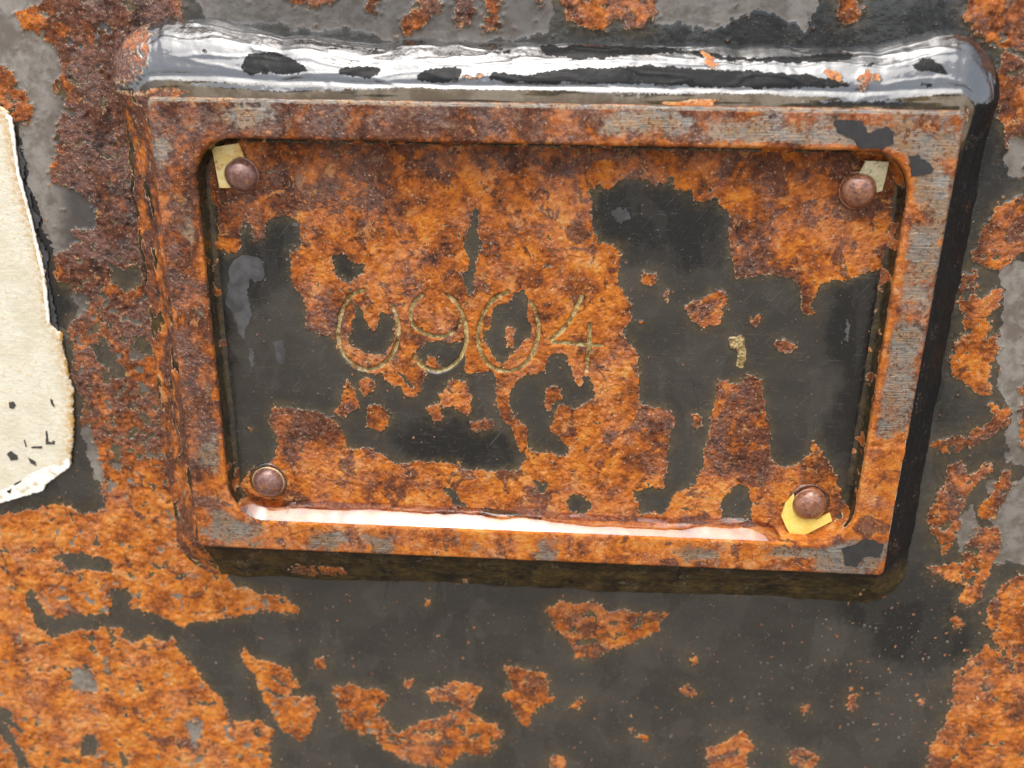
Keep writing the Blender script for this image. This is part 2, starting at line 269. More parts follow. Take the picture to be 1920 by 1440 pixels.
FLOOR_SHEEN = [  # soft sky reflections on the recess paint, painted in as grey patches
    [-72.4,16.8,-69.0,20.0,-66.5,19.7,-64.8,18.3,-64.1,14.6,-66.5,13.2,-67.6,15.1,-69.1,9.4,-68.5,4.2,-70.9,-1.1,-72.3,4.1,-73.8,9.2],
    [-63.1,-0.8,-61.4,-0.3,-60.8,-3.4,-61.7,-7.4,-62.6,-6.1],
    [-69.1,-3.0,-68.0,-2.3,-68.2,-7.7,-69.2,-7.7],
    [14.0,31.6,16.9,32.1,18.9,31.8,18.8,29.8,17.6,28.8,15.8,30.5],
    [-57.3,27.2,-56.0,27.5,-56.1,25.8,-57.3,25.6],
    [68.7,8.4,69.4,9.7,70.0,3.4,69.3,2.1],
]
FLOOR_BLACK = [
    [8.9,39.0,39.9,39.7,42.5,19.9,33.7,19.1,17.0,19.2,9.6,23.9],
    [-33.7,-18.7,-6.4,-20.5,-2.3,-31.6,-35.3,-31.5],
    [64.1,20.5,77.8,22.0,80.3,-25.4,72.0,-28.6,67.5,-4.4],
    [-76.2,28.9,-54.1,29.5,-54.7,19.8,-61.7,9.6,-68.2,8.1,-71.2,16.9,-77.2,19.2],
    [-78.9,9.1,-73.1,9.2,-76.2,-37.6,-78.7,-42.2],
    [-48.5,21.2,-39.9,20.2,-40.2,14.0,-48.9,13.7],
]
PANEL_BLACK = [
    [2.0,71.5,58.6,75.3,87.4,77.6,97.8,63.3,106.5,20.3,82.9,19.7,30.8,64.5,2.2,65.2],
    [87.4,-58.1,108.5,-55.5,117.1,-87.6,101.3,-93.7,87.6,-77.5,78.4,-71.4],
    [87.6,19.8,94.3,22.4,101.8,-19.0,94.3,-19.3],
    [-124.6,52.1,-112.7,7.9,-120.1,-4.6,-125.0,6.2],
    [-143.5,-49.9,-113.9,-47.0,-115.0,-55.0,-145.0,-58.0],
]
BEAD_DRY = [
    [-63.6,63.0,-57.8,63.1,-53.3,61.6,-50.0,59.5,-53.5,58.7,-62.8,58.5,-65.0,60.3],
    [-44.2,60.1,-38.4,60.8,-35.0,60.2,-35.6,58.5,-38.5,58.0,-44.3,58.8],
    [-27.6,59.0,-24.7,60.4,-20.2,61.0,-17.9,60.5,-18.5,58.1,-22.5,57.8,-27.6,58.0],
    [-12.8,58.4,-11.1,60.0,-3.2,59.6,3.5,60.8,16.9,61.4,25.7,61.7,30.2,61.4,41.2,61.1,52.2,60.7,59.0,59.5,63.5,58.3,43.8,57.8,24.9,57.9,-3.2,57.9],
    [-2.2,65.7,5.6,65.7,16.6,65.6,27.7,64.9,30.0,64.2,16.8,63.5,5.7,62.9,-1.1,63.8],
    [28.8,64.8,41.0,63.4,51.8,64.0,62.6,64.8,62.7,63.6,58.5,62.8,43.3,62.5,30.0,63.6],
    [-29.2,64.0,-22.4,63.4,-20.2,62.8,-7.8,64.0,-7.8,64.8,-16.8,63.2],
    [74.3,62.3,76.1,64.1,80.7,62.4,81.0,60.9,74.9,61.6],
    [62.9,62.5,67.2,62.8,66.2,61.9],
    [74.1,59.7,78.6,58.8,77.7,58.1],
    [-76.2,64.4,-74.0,63.4,-70.6,62.9,-72.4,62.5,-75.7,63.7],
    [-48.6,64.5,-39.4,64.2,-33.7,64.9,-37.2,63.8,-46.3,63.9],
]
LABEL_OUTLINE = [-150.6,56.3,-123.3,50.5,-122.1,49.0,-122.6,37.0,-121.2,23.6,-120.3,13.4,-121.2,0.2,-118.1,-2.7,-119.0,-5.2,-118.5,-12.1,-118.0,-17.7,-120.2,-30.9,-122.0,-38.4,-129.6,-43.9,-130.5,-45.7,-141.8,-49.5,-178.3,-61.4]
LABEL_BORDER = [-123.4,48.5,-122.8,48.1,-123.0,35.8,-121.6,23.6,-121.1,12.1,-121.7,-0.1,-121.0,-0.1,-120.5,6.9,-120.3,13.7,-121.0,23.9,-122.3,36.8,-121.8,48.6,-123.0,49.7]
LABEL_FOLD = [-150.9,-51.3,-150.5,-48.9,-141.2,-46.0,-131.6,-40.3,-123.9,-37.0,-121.4,-35.4,-122.0,-38.4,-129.6,-43.9,-130.5,-45.7,-141.8,-49.5]
LABEL_GUM = [-124.8,52.1,-123.4,50.4,-122.5,42.8,-120.8,39.3,-122.1,34.4,-120.6,32.0,-121.0,28.2,-119.3,25.8,-121.0,21.9,-119.0,18.1,-119.8,11.6,-119.6,6.3,-119.4,0.9,-119.4,-2.5,-123.2,-0.8,-122.5,11.5,-123.1,23.2,-124.6,35.6,-124.1,48.1]
LABEL_CHIPS = [
    [-135.2,-20.9,-134.0,-20.6,-133.5,-21.7,-134.2,-22.7,-135.3,-22.5],
    [-138.4,-35.5,-137.1,-34.5,-135.6,-35.7,-135.7,-36.9,-137.6,-37.3],
    [-124.1,-19.6,-123.6,-19.9,-123.4,-21.9,-124.1,-21.1],
    [-132.8,-36.2,-131.0,-37.3,-131.0,-38.5,-132.5,-37.7],
    [-126.8,-28.5,-126.4,-28.4,-126.6,-31.4,-125.4,-31.7,-125.5,-31.1,-124.8,-31.3,-125.1,-32.2,-127.4,-32.3],
    [-131.4,-33.1,-128.6,-32.8,-128.5,-33.4,-131.4,-33.5],
    [-133.1,-31.4,-132.8,-31.1,-132.6,-33.0,-133.0,-33.2],
    [-111.4,67.0,-111.1,67.0,-110.9,66.2,-111.3,66.2],
    [-138.0,-44.0,-135.7,-42.8,-135.8,-43.3,-138.1,-44.6],
    [-140.4,-46.3,-138.8,-45.3,-139.6,-46.9],
]

# ------------------------------------------------------------------ numeric helpers
def perlin(x, y, seed=0):
    xi = np.floor(x).astype(np.int64); yi = np.floor(y).astype(np.int64)
    xf = x - xi; yf = y - yi
    def g(ix, iy, fx, fy):
        h = (ix * 374761393 + iy * 668265263 + seed * 1274126177) & 0xffffffff
        h = ((h ^ (h >> 13)) * 1274126177) & 0xffffffff
        a = ((h ^ (h >> 16)) & 0xffff) * (2 * math.pi / 65536.0)
        return np.cos(a) * fx + np.sin(a) * fy
    u = xf * xf * xf * (xf * (xf * 6 - 15) + 10)
    v = yf * yf * yf * (yf * (yf * 6 - 15) + 10)
    n00 = g(xi, yi, xf, yf); n10 = g(xi + 1, yi, xf - 1, yf)
    n01 = g(xi, yi + 1, xf, yf - 1); n11 = g(xi + 1, yi + 1, xf - 1, yf - 1)
    a = n00 + u * (n10 - n00); b = n01 + u * (n11 - n01)
    return (a + v * (b - a)) * 1.5

def fbm(x, y, scale, octaves=4, seed=0, rough=0.5):
    """scale = feature size in mm; result about -1..1"""
    out = np.zeros(np.shape(x)); amp = 1.0; tot = 0.0; f = 1.0 / scale
    for k in range(octaves):
        out += amp * perlin(x * f + 17.3 * k, y * f - 9.1 * k, seed + 31 * k)
        tot += amp; amp *= rough; f *= 2.03
    return out / tot * 1.5

def sstep(a, b, v):
    t = np.clip((v - a) / (b - a), 0, 1)
    return t * t * (3 - 2 * t)

def inside(poly, x, y):
    p = np.asarray(poly, float).reshape(-1, 2)
    res = np.zeros(np.shape(x), bool)
    n = len(p)
    for i in range(n):
        x0, y0 = p[i]; x1, y1 = p[(i + 1) % n]
        if y0 == y1:
            continue
        c = ((y0 > y) != (y1 > y)) & (x < (x1 - x0) * (y - y0) / (y1 - y0) + x0)
        res ^= c
    return res

def boxblur(a, r):
    if r < 1:
        return a
    for ax in (0, 1):
        pad = [(0, 0), (0, 0)]; pad[ax] = (r + 1, r)
        c = np.cumsum(np.pad(a, pad, mode='edge'), axis=ax)
        n = a.shape[ax]
        hi = np.take(c, np.arange(2 * r + 1, 2 * r + 1 + n), axis=ax)
        lo = np.take(c, np.arange(0, n), axis=ax)
        a = (hi - lo) / (2 * r + 1)
    return a

class Raster:
    def __init__(self, x0, z0, x1, z1, step):
        self.x0, self.z0, self.step = x0, z0, step
        self.nx = int((x1 - x0) / step) + 1; self.nz = int((z1 - z0) / step) + 1
        self.xs = x0 + np.arange(self.nx) * step; self.zs = z0 + np.arange(self.nz) * step
    def new(self, v=0.0):
        return np.full((self.nz, self.nx), v)
    def fill(self, a, poly, v):
        p = np.asarray(poly).reshape(-1, 2)
        i0 = max(0, int((p[:, 0].min() - self.x0) / self.step)); i1 = min(self.nx, int((p[:, 0].max() - self.x0) / self.step) + 2)
        j0 = max(0, int((p[:, 1].min() - self.z0) / self.step)); j1 = min(self.nz, int((p[:, 1].max() - self.z0) / self.step) + 2)
        if i1 <= i0 or j1 <= j0:
            return
        X, Z = np.meshgrid(self.xs[i0:i1], self.zs[j0:j1])
        a[j0:j1, i0:i1][inside(poly, X, Z)] = v
    def blur(self, a, mm, passes=2):
        for _ in range(passes):
            a = boxblur(a, max(1, int(round(mm / self.step))))
        return a
    def sample(self, a, x, z):
        fx = np.clip((x - self.x0) / self.step, 0, self.nx - 1.001); fz = np.clip((z - self.z0) / self.step, 0, self.nz - 1.001)
        i = fx.astype(int); j = fz.astype(int); u = fx - i; v = fz - j
        return (a[j, i] * (1 - u) + a[j, i + 1] * u) * (1 - v) + (a[j + 1, i] * (1 - u) + a[j + 1, i + 1] * u) * v

def area_fields(areas, tones, default, bounds, step, names, gain=1.0):
    """painter's order raster of the areas -> one raster per class, plus the tone raster"""
    r = Raster(*bounds, step)
    layers = {n: r.new(1.0 if n == default else 0.0) for n in names}
    for c, poly in areas:
        for n in names:
            r.fill(layers[n], poly, 1.0 if n == c else 0.0)
    tone = r.new(0.0)
    for v, poly in tones:
        r.fill(tone, poly, v * gain)
    tone = r.blur(tone, 3.0, 2)
    return r, layers, tone

def edge_noise(x, z, seed, warp=0.45):
    wx = 0.9 * warp * fbm(x, z, 9.0, 2, seed + 11) + fbm(x, z, 3.2, 4, seed) * warp + fbm(x, z, 0.9, 2, seed + 5) * warp * 0.55
    wz = 0.9 * warp * fbm(x, z, 9.0, 2, seed + 12) + fbm(x, z, 3.2, 4, seed + 7) * warp + fbm(x, z, 0.9, 2, seed + 9) * warp * 0.55
    return x + wx, z + wz

def components(mask):
    """4-connected components of a boolean grid through row runs"""
    h, w = mask.shape
    parent = []
    def find(a):
        while parent[a] != a:
            parent[a] = parent[parent[a]]; a = parent[a]
        return a
    lab = np.full(mask.shape, -1, int); prev = []
    for j in range(h):
        d = np.diff(np.concatenate(([0], mask[j].astype(np.int8), [0])))
        st = np.nonzero(d == 1)[0]; en = np.nonzero(d == -1)[0]
        cur = []
        k = 0
        for s, e in zip(st, en):
            i = len(parent); parent.append(i)
            while k < len(prev) and prev[k][1] <= s:
                k += 1
            q = k
            while q < len(prev) and prev[q][0] < e:
                a, b = find(i), find(prev[q][2])
                if a != b:
                    parent[max(a, b)] = min(a, b)
                q += 1
            lab[j, s:e] = i; cur.append((s, e, i))
        prev = cur
    root = np.array([find(i) for i in range(len(parent))], int) if parent else np.zeros(0, int)
    out = np.where(lab >= 0, root[np.clip(lab, 0, None)] if len(root) else -1, -1)
    return out

# ------------------------------------------------------------------ object helpers
def link(name, me, mat, parent=None):
    o = bpy.data.objects.new(name, me)
    col.objects.link(o)
    if mat is not None:
        me.materials.append(mat)
    if parent is not None:
        o.parent = parent
        if parent.parent is None:
            o.location = -Vector(parent.location)
    return o

def tag(o, label, cat=None, group=None, kind=None):
    o['label'] = label
    if cat: o['category'] = cat
    if group: o['group'] = group
    if kind: o['kind'] = kind
    return o

def empty(name, loc):
    o = bpy.data.objects.new(name, None)
    col.objects.link(o)
    o.location = loc
    o.empty_display_size = 0.01
    return o

def np_mesh(name, co, faces, attrs=None, normals=None, smooth=True):
    """co in mm; faces (n,4) or (n,3)"""
    me = bpy.data.meshes.new(name)
    k = faces.shape[1]
    me.vertices.add(len(co)); me.loops.add(faces.size); me.polygons.add(len(faces))
    me.vertices.foreach_set('co', (np.asarray(co) * MM).astype(np.float32).ravel())
    me.loops.foreach_set('vertex_index', faces.astype(np.int32).ravel())
    me.polygons.foreach_set('loop_start', np.arange(0, faces.size, k, dtype=np.int32))
    me.polygons.foreach_set('use_smooth', np.full(len(faces), smooth))
    for n, v in (attrs or {}).items():
        a = me.attributes.new(n, 'FLOAT', 'POINT')
        a.data.foreach_set('value', np.asarray(v, np.float32).ravel())
    me.update(calc_edges=True)
    if normals is not None:
        me.normals_split_custom_set_from_vertices(normals.astype(np.float32))
    return me

def vertex_normals(co, faces):
    a, b, c, d = (co[faces[:, i]] for i in range(4))
    n = np.cross(c - a, d - b)
    out = np.zeros_like(co)
    for i in range(4):
        for ax in range(3):
            out[:, ax] += np.bincount(faces[:, i], weights=n[:, ax], minlength=len(co))
    return out / np.maximum(np.linalg.norm(out, axis=1, keepdims=True), 1e-12)

def split_objects(co, faces, attrs, owner, specs, keep):
    """one mesh object per owner id; every piece keeps the normals of the whole surface"""
    nrm = vertex_normals(co, faces[keep])
    out = {}
    for oid, (name, mat, parent) in specs.items():
        f = faces[keep & (owner == oid)]
        if not len(f):
            continue
        used, inv = np.unique(f, return_inverse=True)
        me = np_mesh(name, co[used], inv.reshape(f.shape), {k: v[used] for k, v in attrs.items()}, nrm[used])
        out[oid] = link(name, me, mat, parent)
    return out

def grid_faces(nz, nx, flip=False):
    i = np.arange(nz * nx).reshape(nz, nx)
    f = np.stack([i[:-1, :-1], i[:-1, 1:], i[1:, 1:], i[1:, :-1]], -1).reshape(-1, 4)
    return f[:, ::-1] if flip else f

# ------------------------------------------------------------------ materials
class G:
    """small shader graph writer"""
    def __init__(self, name):
        self.m = bpy.data.materials.new(name); self.m.use_nodes = True
        self.t = self.m.node_tree; self.t.nodes.clear()
        self.out = self.t.nodes.new('ShaderNodeOutputMaterial')
    def n(self, typ, ins=None, **props):
        nd = self.t.nodes.new('ShaderNode' + typ)
        for k, v in props.items():
            setattr(nd, k, v)
        for k, v in (ins or {}).items():
            self.set(nd.inputs[k], v)
        return nd
    def set(self, sock, v):
        if isinstance(v, bpy.types.NodeSocket):
            self.t.links.new(v, sock)
        elif isinstance(v, (tuple, list)):
            if len(sock.default_value) == 4 and len(v) == 3:
                v = (*v, 1.0)
            sock.default_value = v
        else:
            sock.default_value = v
    def coord(self):
        c = self.n('TexCoord').outputs['Object']
        return self.n('VectorMath', {0: c, 1: (1000.0, 1000.0, 1000.0)}, operation='MULTIPLY').outputs[0]
    def vscale(self, v, s, off=(0, 0, 0)):
        return self.n('VectorMath', {0: v, 1: s, 2: off}, operation='MULTIPLY_ADD').outputs[0]
    def noise(self, v, scale, detail=4.0, rough=0.6, dist=0.0):
        return self.n('TexNoise', {'Vector': v, 'Scale': scale, 'Detail': detail, 'Roughness': rough, 'Distortion': dist}).outputs[0]
    def voro(self, v, scale, feature='F1', out='Distance'):
        return self.n('TexVoronoi', {'Vector': v, 'Scale': scale}, feature=feature).outputs[out]
    def math(self, op, a, b=0.0, clamp=False):
        return self.n('Math', {0: a, 1: b}, operation=op, use_clamp=clamp).outputs[0]
    def add(self, *a):
        r = a[0]
        for b in a[1:]:
            r = self.math('ADD', r, b)
        return r
    def mul(self, a, b): return self.math('MULTIPLY', a, b)
    def step(self, v, lo, hi):
        return self.n('MapRange', {'Value': v, 'From Min': lo, 'From Max': hi, 'To Min': 0.0, 'To Max': 1.0}, interpolation_type='SMOOTHSTEP').outputs[0]
    def ramp(self, v, stops):
        nd = self.n('ValToRGB', {0: v}); e = nd.color_ramp.elements
        while len(e) < len(stops):
            e.new(0.5)
        for el, (p, c) in zip(e, stops):
            el.position = p; el.color = (*c, 1.0)
        return nd.outputs[0]
    def mix(self, f, a, b):
        nd = self.n('Mix', data_type='RGBA')
        self.set(nd.inputs[0], f); self.set(nd.inputs[6], a); self.set(nd.inputs[7], b)
        return nd.outputs[2]
    def fmix(self, f, a, b):
        nd = self.n('Mix', data_type='FLOAT')
        self.set(nd.inputs[0], f); self.set(nd.inputs[2], a); self.set(nd.inputs[3], b)
        return nd.outputs[0]
    def attr(self, name):
        return self.n('Attribute', attribute_name=name).outputs['Fac']
    def bump(self, h, dist, strength=1.0, normal=None):
        ins = {'Height': h, 'Distance': dist, 'Strength': strength}
        if normal is not None: ins['Normal'] = normal
        return self.n('Bump', ins).outputs[0]
    def done(self, shader):
        self.t.links.new(shader, self.out.inputs['Surface'])
        return self.m

def rusty_metal(name, steel=False, groove=False, primer=((0.115, 0.096, 0.078), (0.22, 0.20, 0.175)), paint_coat=(0.8, 1.5), seed=0.0, wet=False):
    g = G(name)
    v = g.coord()
    v = g.vscale(v, (1, 1, 1), (seed, seed * 0.7, -seed))
    R = g.attr('rust'); tone = g.attr('tone'); prim = g.attr('prim'); halo = g.attr('halo')
    n1 = g.noise(v, 0.16, 5.0, 0.62)
    n2 = g.noise(g.vscale(v, (1, 1, 1), (31, 7, 3)), 0.75, 6.0, 0.68)
    n3 = g.noise(g.vscale(v, (1, 1, 1), (3, 57, 13)), 3.2, 3.0, 0.6)
    n4 = g.noise(g.vscale(v, (1, 1, 1), (91, 7, 33)), 1.6, 4.0, 0.6)
    # --- rust colour
    t = g.add(g.mul(n1, 0.95), g.mul(n2, 0.52), g.mul(n3, 0.16), g.mul(tone, 0.24), -0.315)
    rust = g.ramp(t, [(0.22, (0.026, 0.011, 0.008)), (0.35, (0.085, 0.025, 0.009)), (0.45, (0.20, 0.052, 0.008)),
                      (0.54, (0.34, 0.088, 0.009)), (0.65, (0.47, 0.145, 0.013)), (0.80, (0.52, 0.25, 0.06))])
    # older, darker scale lies over it in hard-edged plates
    lay = g.noise(g.vscale(v, (1, 1, 1), (71, 17, 3)), 0.13, 9.0, 0.62, 0.8)
    l1 = g.step(g.add(lay, g.mul(tone, -0.13)), 0.54, 0.575)
    dark = g.ramp(g.add(g.mul(n2, 0.8), g.mul(n3, 0.5), -0.15), [(0.30, (0.026, 0.012, 0.010)), (0.50, (0.095, 0.032, 0.016)), (0.72, (0.21, 0.075, 0.032))])
    rust = g.mix(g.mul(l1, 0.88), rust, dark)
    lay2 = g.noise(g.vscale(v, (1, 1, 1), (11, 37, 53)), 0.22, 9.0, 0.68, 0.4)
    l2 = g.step(g.add(lay2, g.mul(tone, 0.07)), 0.585, 0.62)
    rust = g.mix(g.mul(l2, 0.62), rust, g.mix(n3, (0.54, 0.165, 0.014), (0.50, 0.27, 0.11)))
    l3 = g.step(g.noise(g.vscale(v, (1, 1, 1), (33, 88, 7)), 0.20, 9.0, 0.70, 0.5), 0.61, 0.66)
    rust = g.mix(g.mul(l3, 0.5), rust, g.mix(n2, (0.13, 0.080, 0.050), (0.34, 0.22, 0.14)))
    pale = g.step(g.add(n4, g.mul(n3, 0.3)), 0.75, 0.85)
    rust = g.mix(g.mul(pale, 0.6), rust, (0.50, 0.33, 0.21))
    pits = g.step(g.add(g.noise(g.vscale(v, (1, 1, 1), (5, 77, 40)), 1.7, 4.0, 0.65), g.mul(tone, -0.05)), 0.63, 0.71)
    rust = g.mix(g.mul(pits, 0.8), rust, (0.022, 0.010, 0.009))
    # --- paint
    pn = g.noise(g.vscale(v, (0.5, 1, 1), (9, 0, 4)), 0.09, 5.0, 0.6)
    film = g.step(g.add(g.attr('film'), g.mul(g.add(pn, -0.5), 0.9), g.mul(g.add(n2, -0.5), 0.3)), 0.15, 0.85)
    paint = g.mix(film, (0.0065, 0.007, 0.0075), g.mix(g.step(pn, 0.35, 0.7), (0.024, 0.0215, 0.0185), (0.038, 0.034, 0.028)))
    sc = g.noise(g.vscale(v, (0.16, 1, 3.0), (0, 0, 0)), 1.6, 2.0, 0.5)
    sc2 = g.noise(g.vscale(g.n('Mapping', {'Vector': v, 'Rotation': (0, 0.9, 0)}).outputs[0], (0.10, 1, 3.2)), 1.1, 2.0, 0.5)
    scr = g.math('MAXIMUM', g.step(sc, 0.68, 0.74), g.step(sc2, 0.69, 0.75))
    paint = g.mix(g.mul(scr, 0.26), paint, (0.16, 0.145, 0.10))
    dust = g.step(g.add(n3, g.mul(n2, 0.5)), 0.86, 1.0)
    paint = g.mix(g.mul(dust, 0.35), paint, (0.20, 0.17, 0.11))
    paint = g.mix(g.math('MULTIPLY', g.mul(g.math('POWER', halo, 0.7), g.step(g.add(g.mul(n1, 0.5), g.mul(n2, 0.5)), 0.33, 0.66)), 1.2, True), paint, g.mix(n2, (0.050, 0.041, 0.017), (0.14, 0.085, 0.024)))
    # --- primer
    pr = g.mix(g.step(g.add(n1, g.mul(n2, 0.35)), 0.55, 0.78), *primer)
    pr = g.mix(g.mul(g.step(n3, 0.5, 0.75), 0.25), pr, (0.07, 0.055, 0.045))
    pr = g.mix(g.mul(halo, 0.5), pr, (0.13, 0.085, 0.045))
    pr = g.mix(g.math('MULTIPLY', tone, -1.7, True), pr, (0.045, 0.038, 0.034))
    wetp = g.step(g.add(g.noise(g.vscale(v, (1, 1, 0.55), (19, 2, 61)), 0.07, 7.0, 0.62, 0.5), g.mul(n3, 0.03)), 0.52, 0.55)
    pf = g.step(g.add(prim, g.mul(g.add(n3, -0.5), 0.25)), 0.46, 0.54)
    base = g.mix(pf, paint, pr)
    rough = g.fmix(pf, g.fmix(n2, 0.16, 0.34), 0.36)
    metal = 0.0
    if steel:
        S = g.attr('steel')
        br = g.noise(g.vscale(v, (0.14, 1, 7.5)), 1.0, 3.0, 0.6)
        st = g.ramp(g.add(g.mul(br, 0.8), g.mul(n2, 0.25)), [(0.40, (0.11, 0.100, 0.085)), (0.52, (0.19, 0.176, 0.155)), (0.64, (0.34, 0.325, 0.295))])
        st = g.mix(g.mul(g.step(g.add(g.mul(n2, 0.6), g.mul(n1, 0.5)), 0.46, 0.66), 0.7), st, (0.30, 0.155, 0.05))
        st = g.mix(g.mul(g.step(g.add(n4, g.mul(n1, 0.25)), 0.69, 0.75), 0.9), st, (0.12, 0.034, 0.014))
        sf = g.step(g.add(S, g.mul(g.add(n2, -0.5), 1.7), g.mul(g.add(n1, -0.5), 1.0), g.mul(g.add(n3, -0.5), 0.4)), 0.30, 0.78)
        rust = g.mix(sf, rust, st)
        metal = g.mul(sf, 0.75)
    mask = g.step(g.add(R, g.mul(g.add(n3, -0.5), 0.28), g.mul(g.add(n4, -0.5), 0.22)), 0.46, 0.54)
    base = g.mix(mask, base, rust)
    lip = g.mul(g.step(R, 0.44, 0.52), g.step(R, 0.78, 0.58))
    base = g.mix(g.mul(lip, g.mul(g.step(n4, 0.42, 0.58), 0.85)), base, (0.52, 0.35, 0.20))  # pale highlights along the raised rust edges, put into the colour
    rrough = g.fmix(n2, 0.55, 0.85)
    if steel:
        rrough = g.fmix(sf, rrough, 0.32)
        metal = g.mul(metal, mask)
    rough = g.fmix(mask, rough, rrough)
    wz = g.noise(g.vscale(v, (1, 1, 1), (61, 5, 29)), 0.10, 6.0, 0.6)
    glint = g.step(g.add(wz, g.mul(tone, -0.06), g.mul(g.add(n2, -0.5), 0.25)), 0.45, 0.60)
    wn = g.noise(g.vscale(v, (1, 1, 1), (13, 45, 2)), 1.15, 2.0, 0.5)
    pc = g.mul(g.fmix(wetp, 0.35, 1.0), paint_coat[0])
    if wet:
        W = g.step(g.add(g.attr('wet'), g.mul(g.add(n4, -0.5), 1.0), g.mul(g.add(n3, -0.5), 0.7)), 0.44, 0.56)
        pc = g.fmix(W, 0.05, 1.0)
        rough = g.fmix(W, 0.6, rough)
        coat = g.fmix(mask, pc, g.fmix(W, 0.15, 0.9))
    else:
        coat = g.fmix(mask, pc, g.fmix(glint, 0.05, 0.62))
    if groove:
        gr = g.attr('groove')
        gm = g.mul(g.step(g.add(gr, g.mul(g.add(n2, -0.5), 0.6)), 0.35, 0.68), g.step(g.add(n1, g.mul(n2, 0.35)), 0.46, 0.62))
        gc = g.ramp(g.add(n2, g.mul(g.add(n3, -0.5), 0.6)), [(0.3, (0.05, 0.036, 0.014)), (0.48, (0.30, 0.20, 0.065)), (0.66, (0.60, 0.49, 0.24))])
        base = g.mix(gm, base, gc)
        rough = g.fmix(gm, rough, 0.3)
    spec = g.fmix(mask, 0.4, 0.22)
    if wet:
        spec = g.fmix(mask, g.fmix(W, 0.10, 0.5), 0.25)
    # --- relief: grainy scale on rust, faint orange peel on paint
    hr = g.add(g.mul(n2, 1.1), g.mul(n4, 0.55), g.mul(n3, 0.22), g.mul(l1, 0.35))
    hp = g.mul(g.noise(v, 0.5, 2.0, 0.5), 0.10)
    h = g.fmix(mask, g.add(hp, g.mul(scr, -0.05), g.mul(dust, 0.15)), hr)
    if steel:
        h = g.fmix(g.mul(sf, mask), h, g.add(g.mul(br, 0.55), 0.3))
    nb = g.bump(h, 0.00042, 1.0)
    cb = g.bump(g.fmix(mask, hp, g.add(g.mul(wn, 0.8), g.mul(n2, 0.55), g.mul(n4, 0.3))), 0.00120, 1.0)
    p = g.n('BsdfPrincipled', {'Base Color': base, 'Roughness': rough, 'Metallic': metal, 'Normal': nb, 'Coat Weight': coat,
                               'Coat Roughness': 0.05, 'Coat IOR': g.fmix(mask, paint_coat[1], 1.65), 'Coat Normal': cb, 'Specular IOR Level': spec})
    return g.done(p.outputs[0])

def simple(name, c1, c2, scale, rough, metallic=0.0, coat=0.0, bump=0.0, c3=None, seed=0.0):
    g = G(name); v = g.vscale(g.coord(), (1, 1, 1), (seed, seed, seed))
    n1 = g.noise(v, scale, 5.0, 0.65); n2 = g.noise(v, scale * 4, 4.0, 0.6)
    c = g.mix(g.step(g.add(g.mul(n1, 0.7), g.mul(n2, 0.3)), 0.36, 0.64), c1, c2)
    if c3 is not None:
        c = g.mix(g.step(g.add(g.noise(g.vscale(v, (1, 1, 1), (7, 9, 3)), scale * 1.6, 5.0, 0.65), g.mul(n2, 0.25)), 0.66, 0.80), c, c3)
    ins = {'Base Color': c, 'Roughness': g.fmix(n2, rough * 0.75, rough * 1.3), 'Metallic': metallic, 'Coat Weight': coat, 'Coat Roughness': 0.06}
    if bump:
        ins['Normal'] = g.bump(g.add(n1, g.mul(n2, 0.5)), bump)
    return g.done(g.n('BsdfPrincipled', ins).outputs[0])

def water_material():
    g = G('water_film'); v = g.coord()
    nb = g.bump(g.noise(v, 0.16, 1.0, 0.5), 0.00012)
    fr = g.n('Fresnel', {'IOR': 1.8, 'Normal': nb}).outputs[0]
    gl = g.n('BsdfGlossy', {'Color': (1, 1, 1), 'Roughness': 0.02, 'Normal': nb}).outputs[0]
    tr = g.n('BsdfTransparent', {'Color': (0.93, 0.90, 0.84)}).outputs[0]
    return g.done(g.n('MixShader', {0: fr, 1: tr, 2: gl}).outputs[0])

M_PANEL = rusty_metal('rusty_painted_panel', seed=0.0)
M_FLOOR = rusty_metal('rusty_recess_plate', groove=True, primer=((0.038, 0.038, 0.040), (0.075, 0.075, 0.078)), seed=40.0)  # primer colours here draw the painted sky reflections on the floor
M_RIM = rusty_metal('rusty_ground_rim', steel=True, seed=80.0)
M_BEAD = rusty_metal('wet_painted_weld', paint_coat=(1.0, 1.88), seed=120.0, wet=True, primer=((0.050, 0.045, 0.034), (0.135, 0.122, 0.096)))
M_WATER = water_material()

# ------------------------------------------------------------------ sizes (mm)
HW, HH = 85.0, 54.1            # number block, half width and height
IW, IH, IR = 76.0, 45.8, 9.0   # recess opening
FRONT, FLOOR = -12.0, -6.5     # front of the rim and recess floor; the panel is y = 0

def rrect_ring(l, r, b, t, rad, nx, nz, nc):
    """closed rounded rectangle, counter-clockwise seen from the front, starting at the lower left corner's end"""
    pts = []
    def line(a, c, n):
        for i in range(n):
            f = i / n; pts.append((a[0] + (c[0] - a[0]) * f, a[1] + (c[1] - a[1]) * f))
    def arc(cx, cz, a0):
        for i in range(nc):
            a = a0 + math.pi / 2 * i / nc; pts.append((cx + rad * math.cos(a), cz + rad * math.sin(a)))
    line((l + rad, b), (r - rad, b), nx); arc(r - rad, b + rad, -math.pi / 2)
    line((r, b + rad), (r, t - rad), nz); arc(r - rad, t - rad, 0)
    line((r - rad, t), (l + rad, t), nx); arc(l + rad, t - rad, math.pi / 2)
    line((l, t - rad), (l, b + rad), nz); arc(l + rad, b + rad, math.pi)
    return np.array(pts)

def rr_inside(x, z, hw, hh, r):
    qx = np.maximum(np.abs(x) - (hw - r), 0); qz = np.maximum(np.abs(z) - (hh - r), 0)
    return np.hypot(qx, qz) <= r

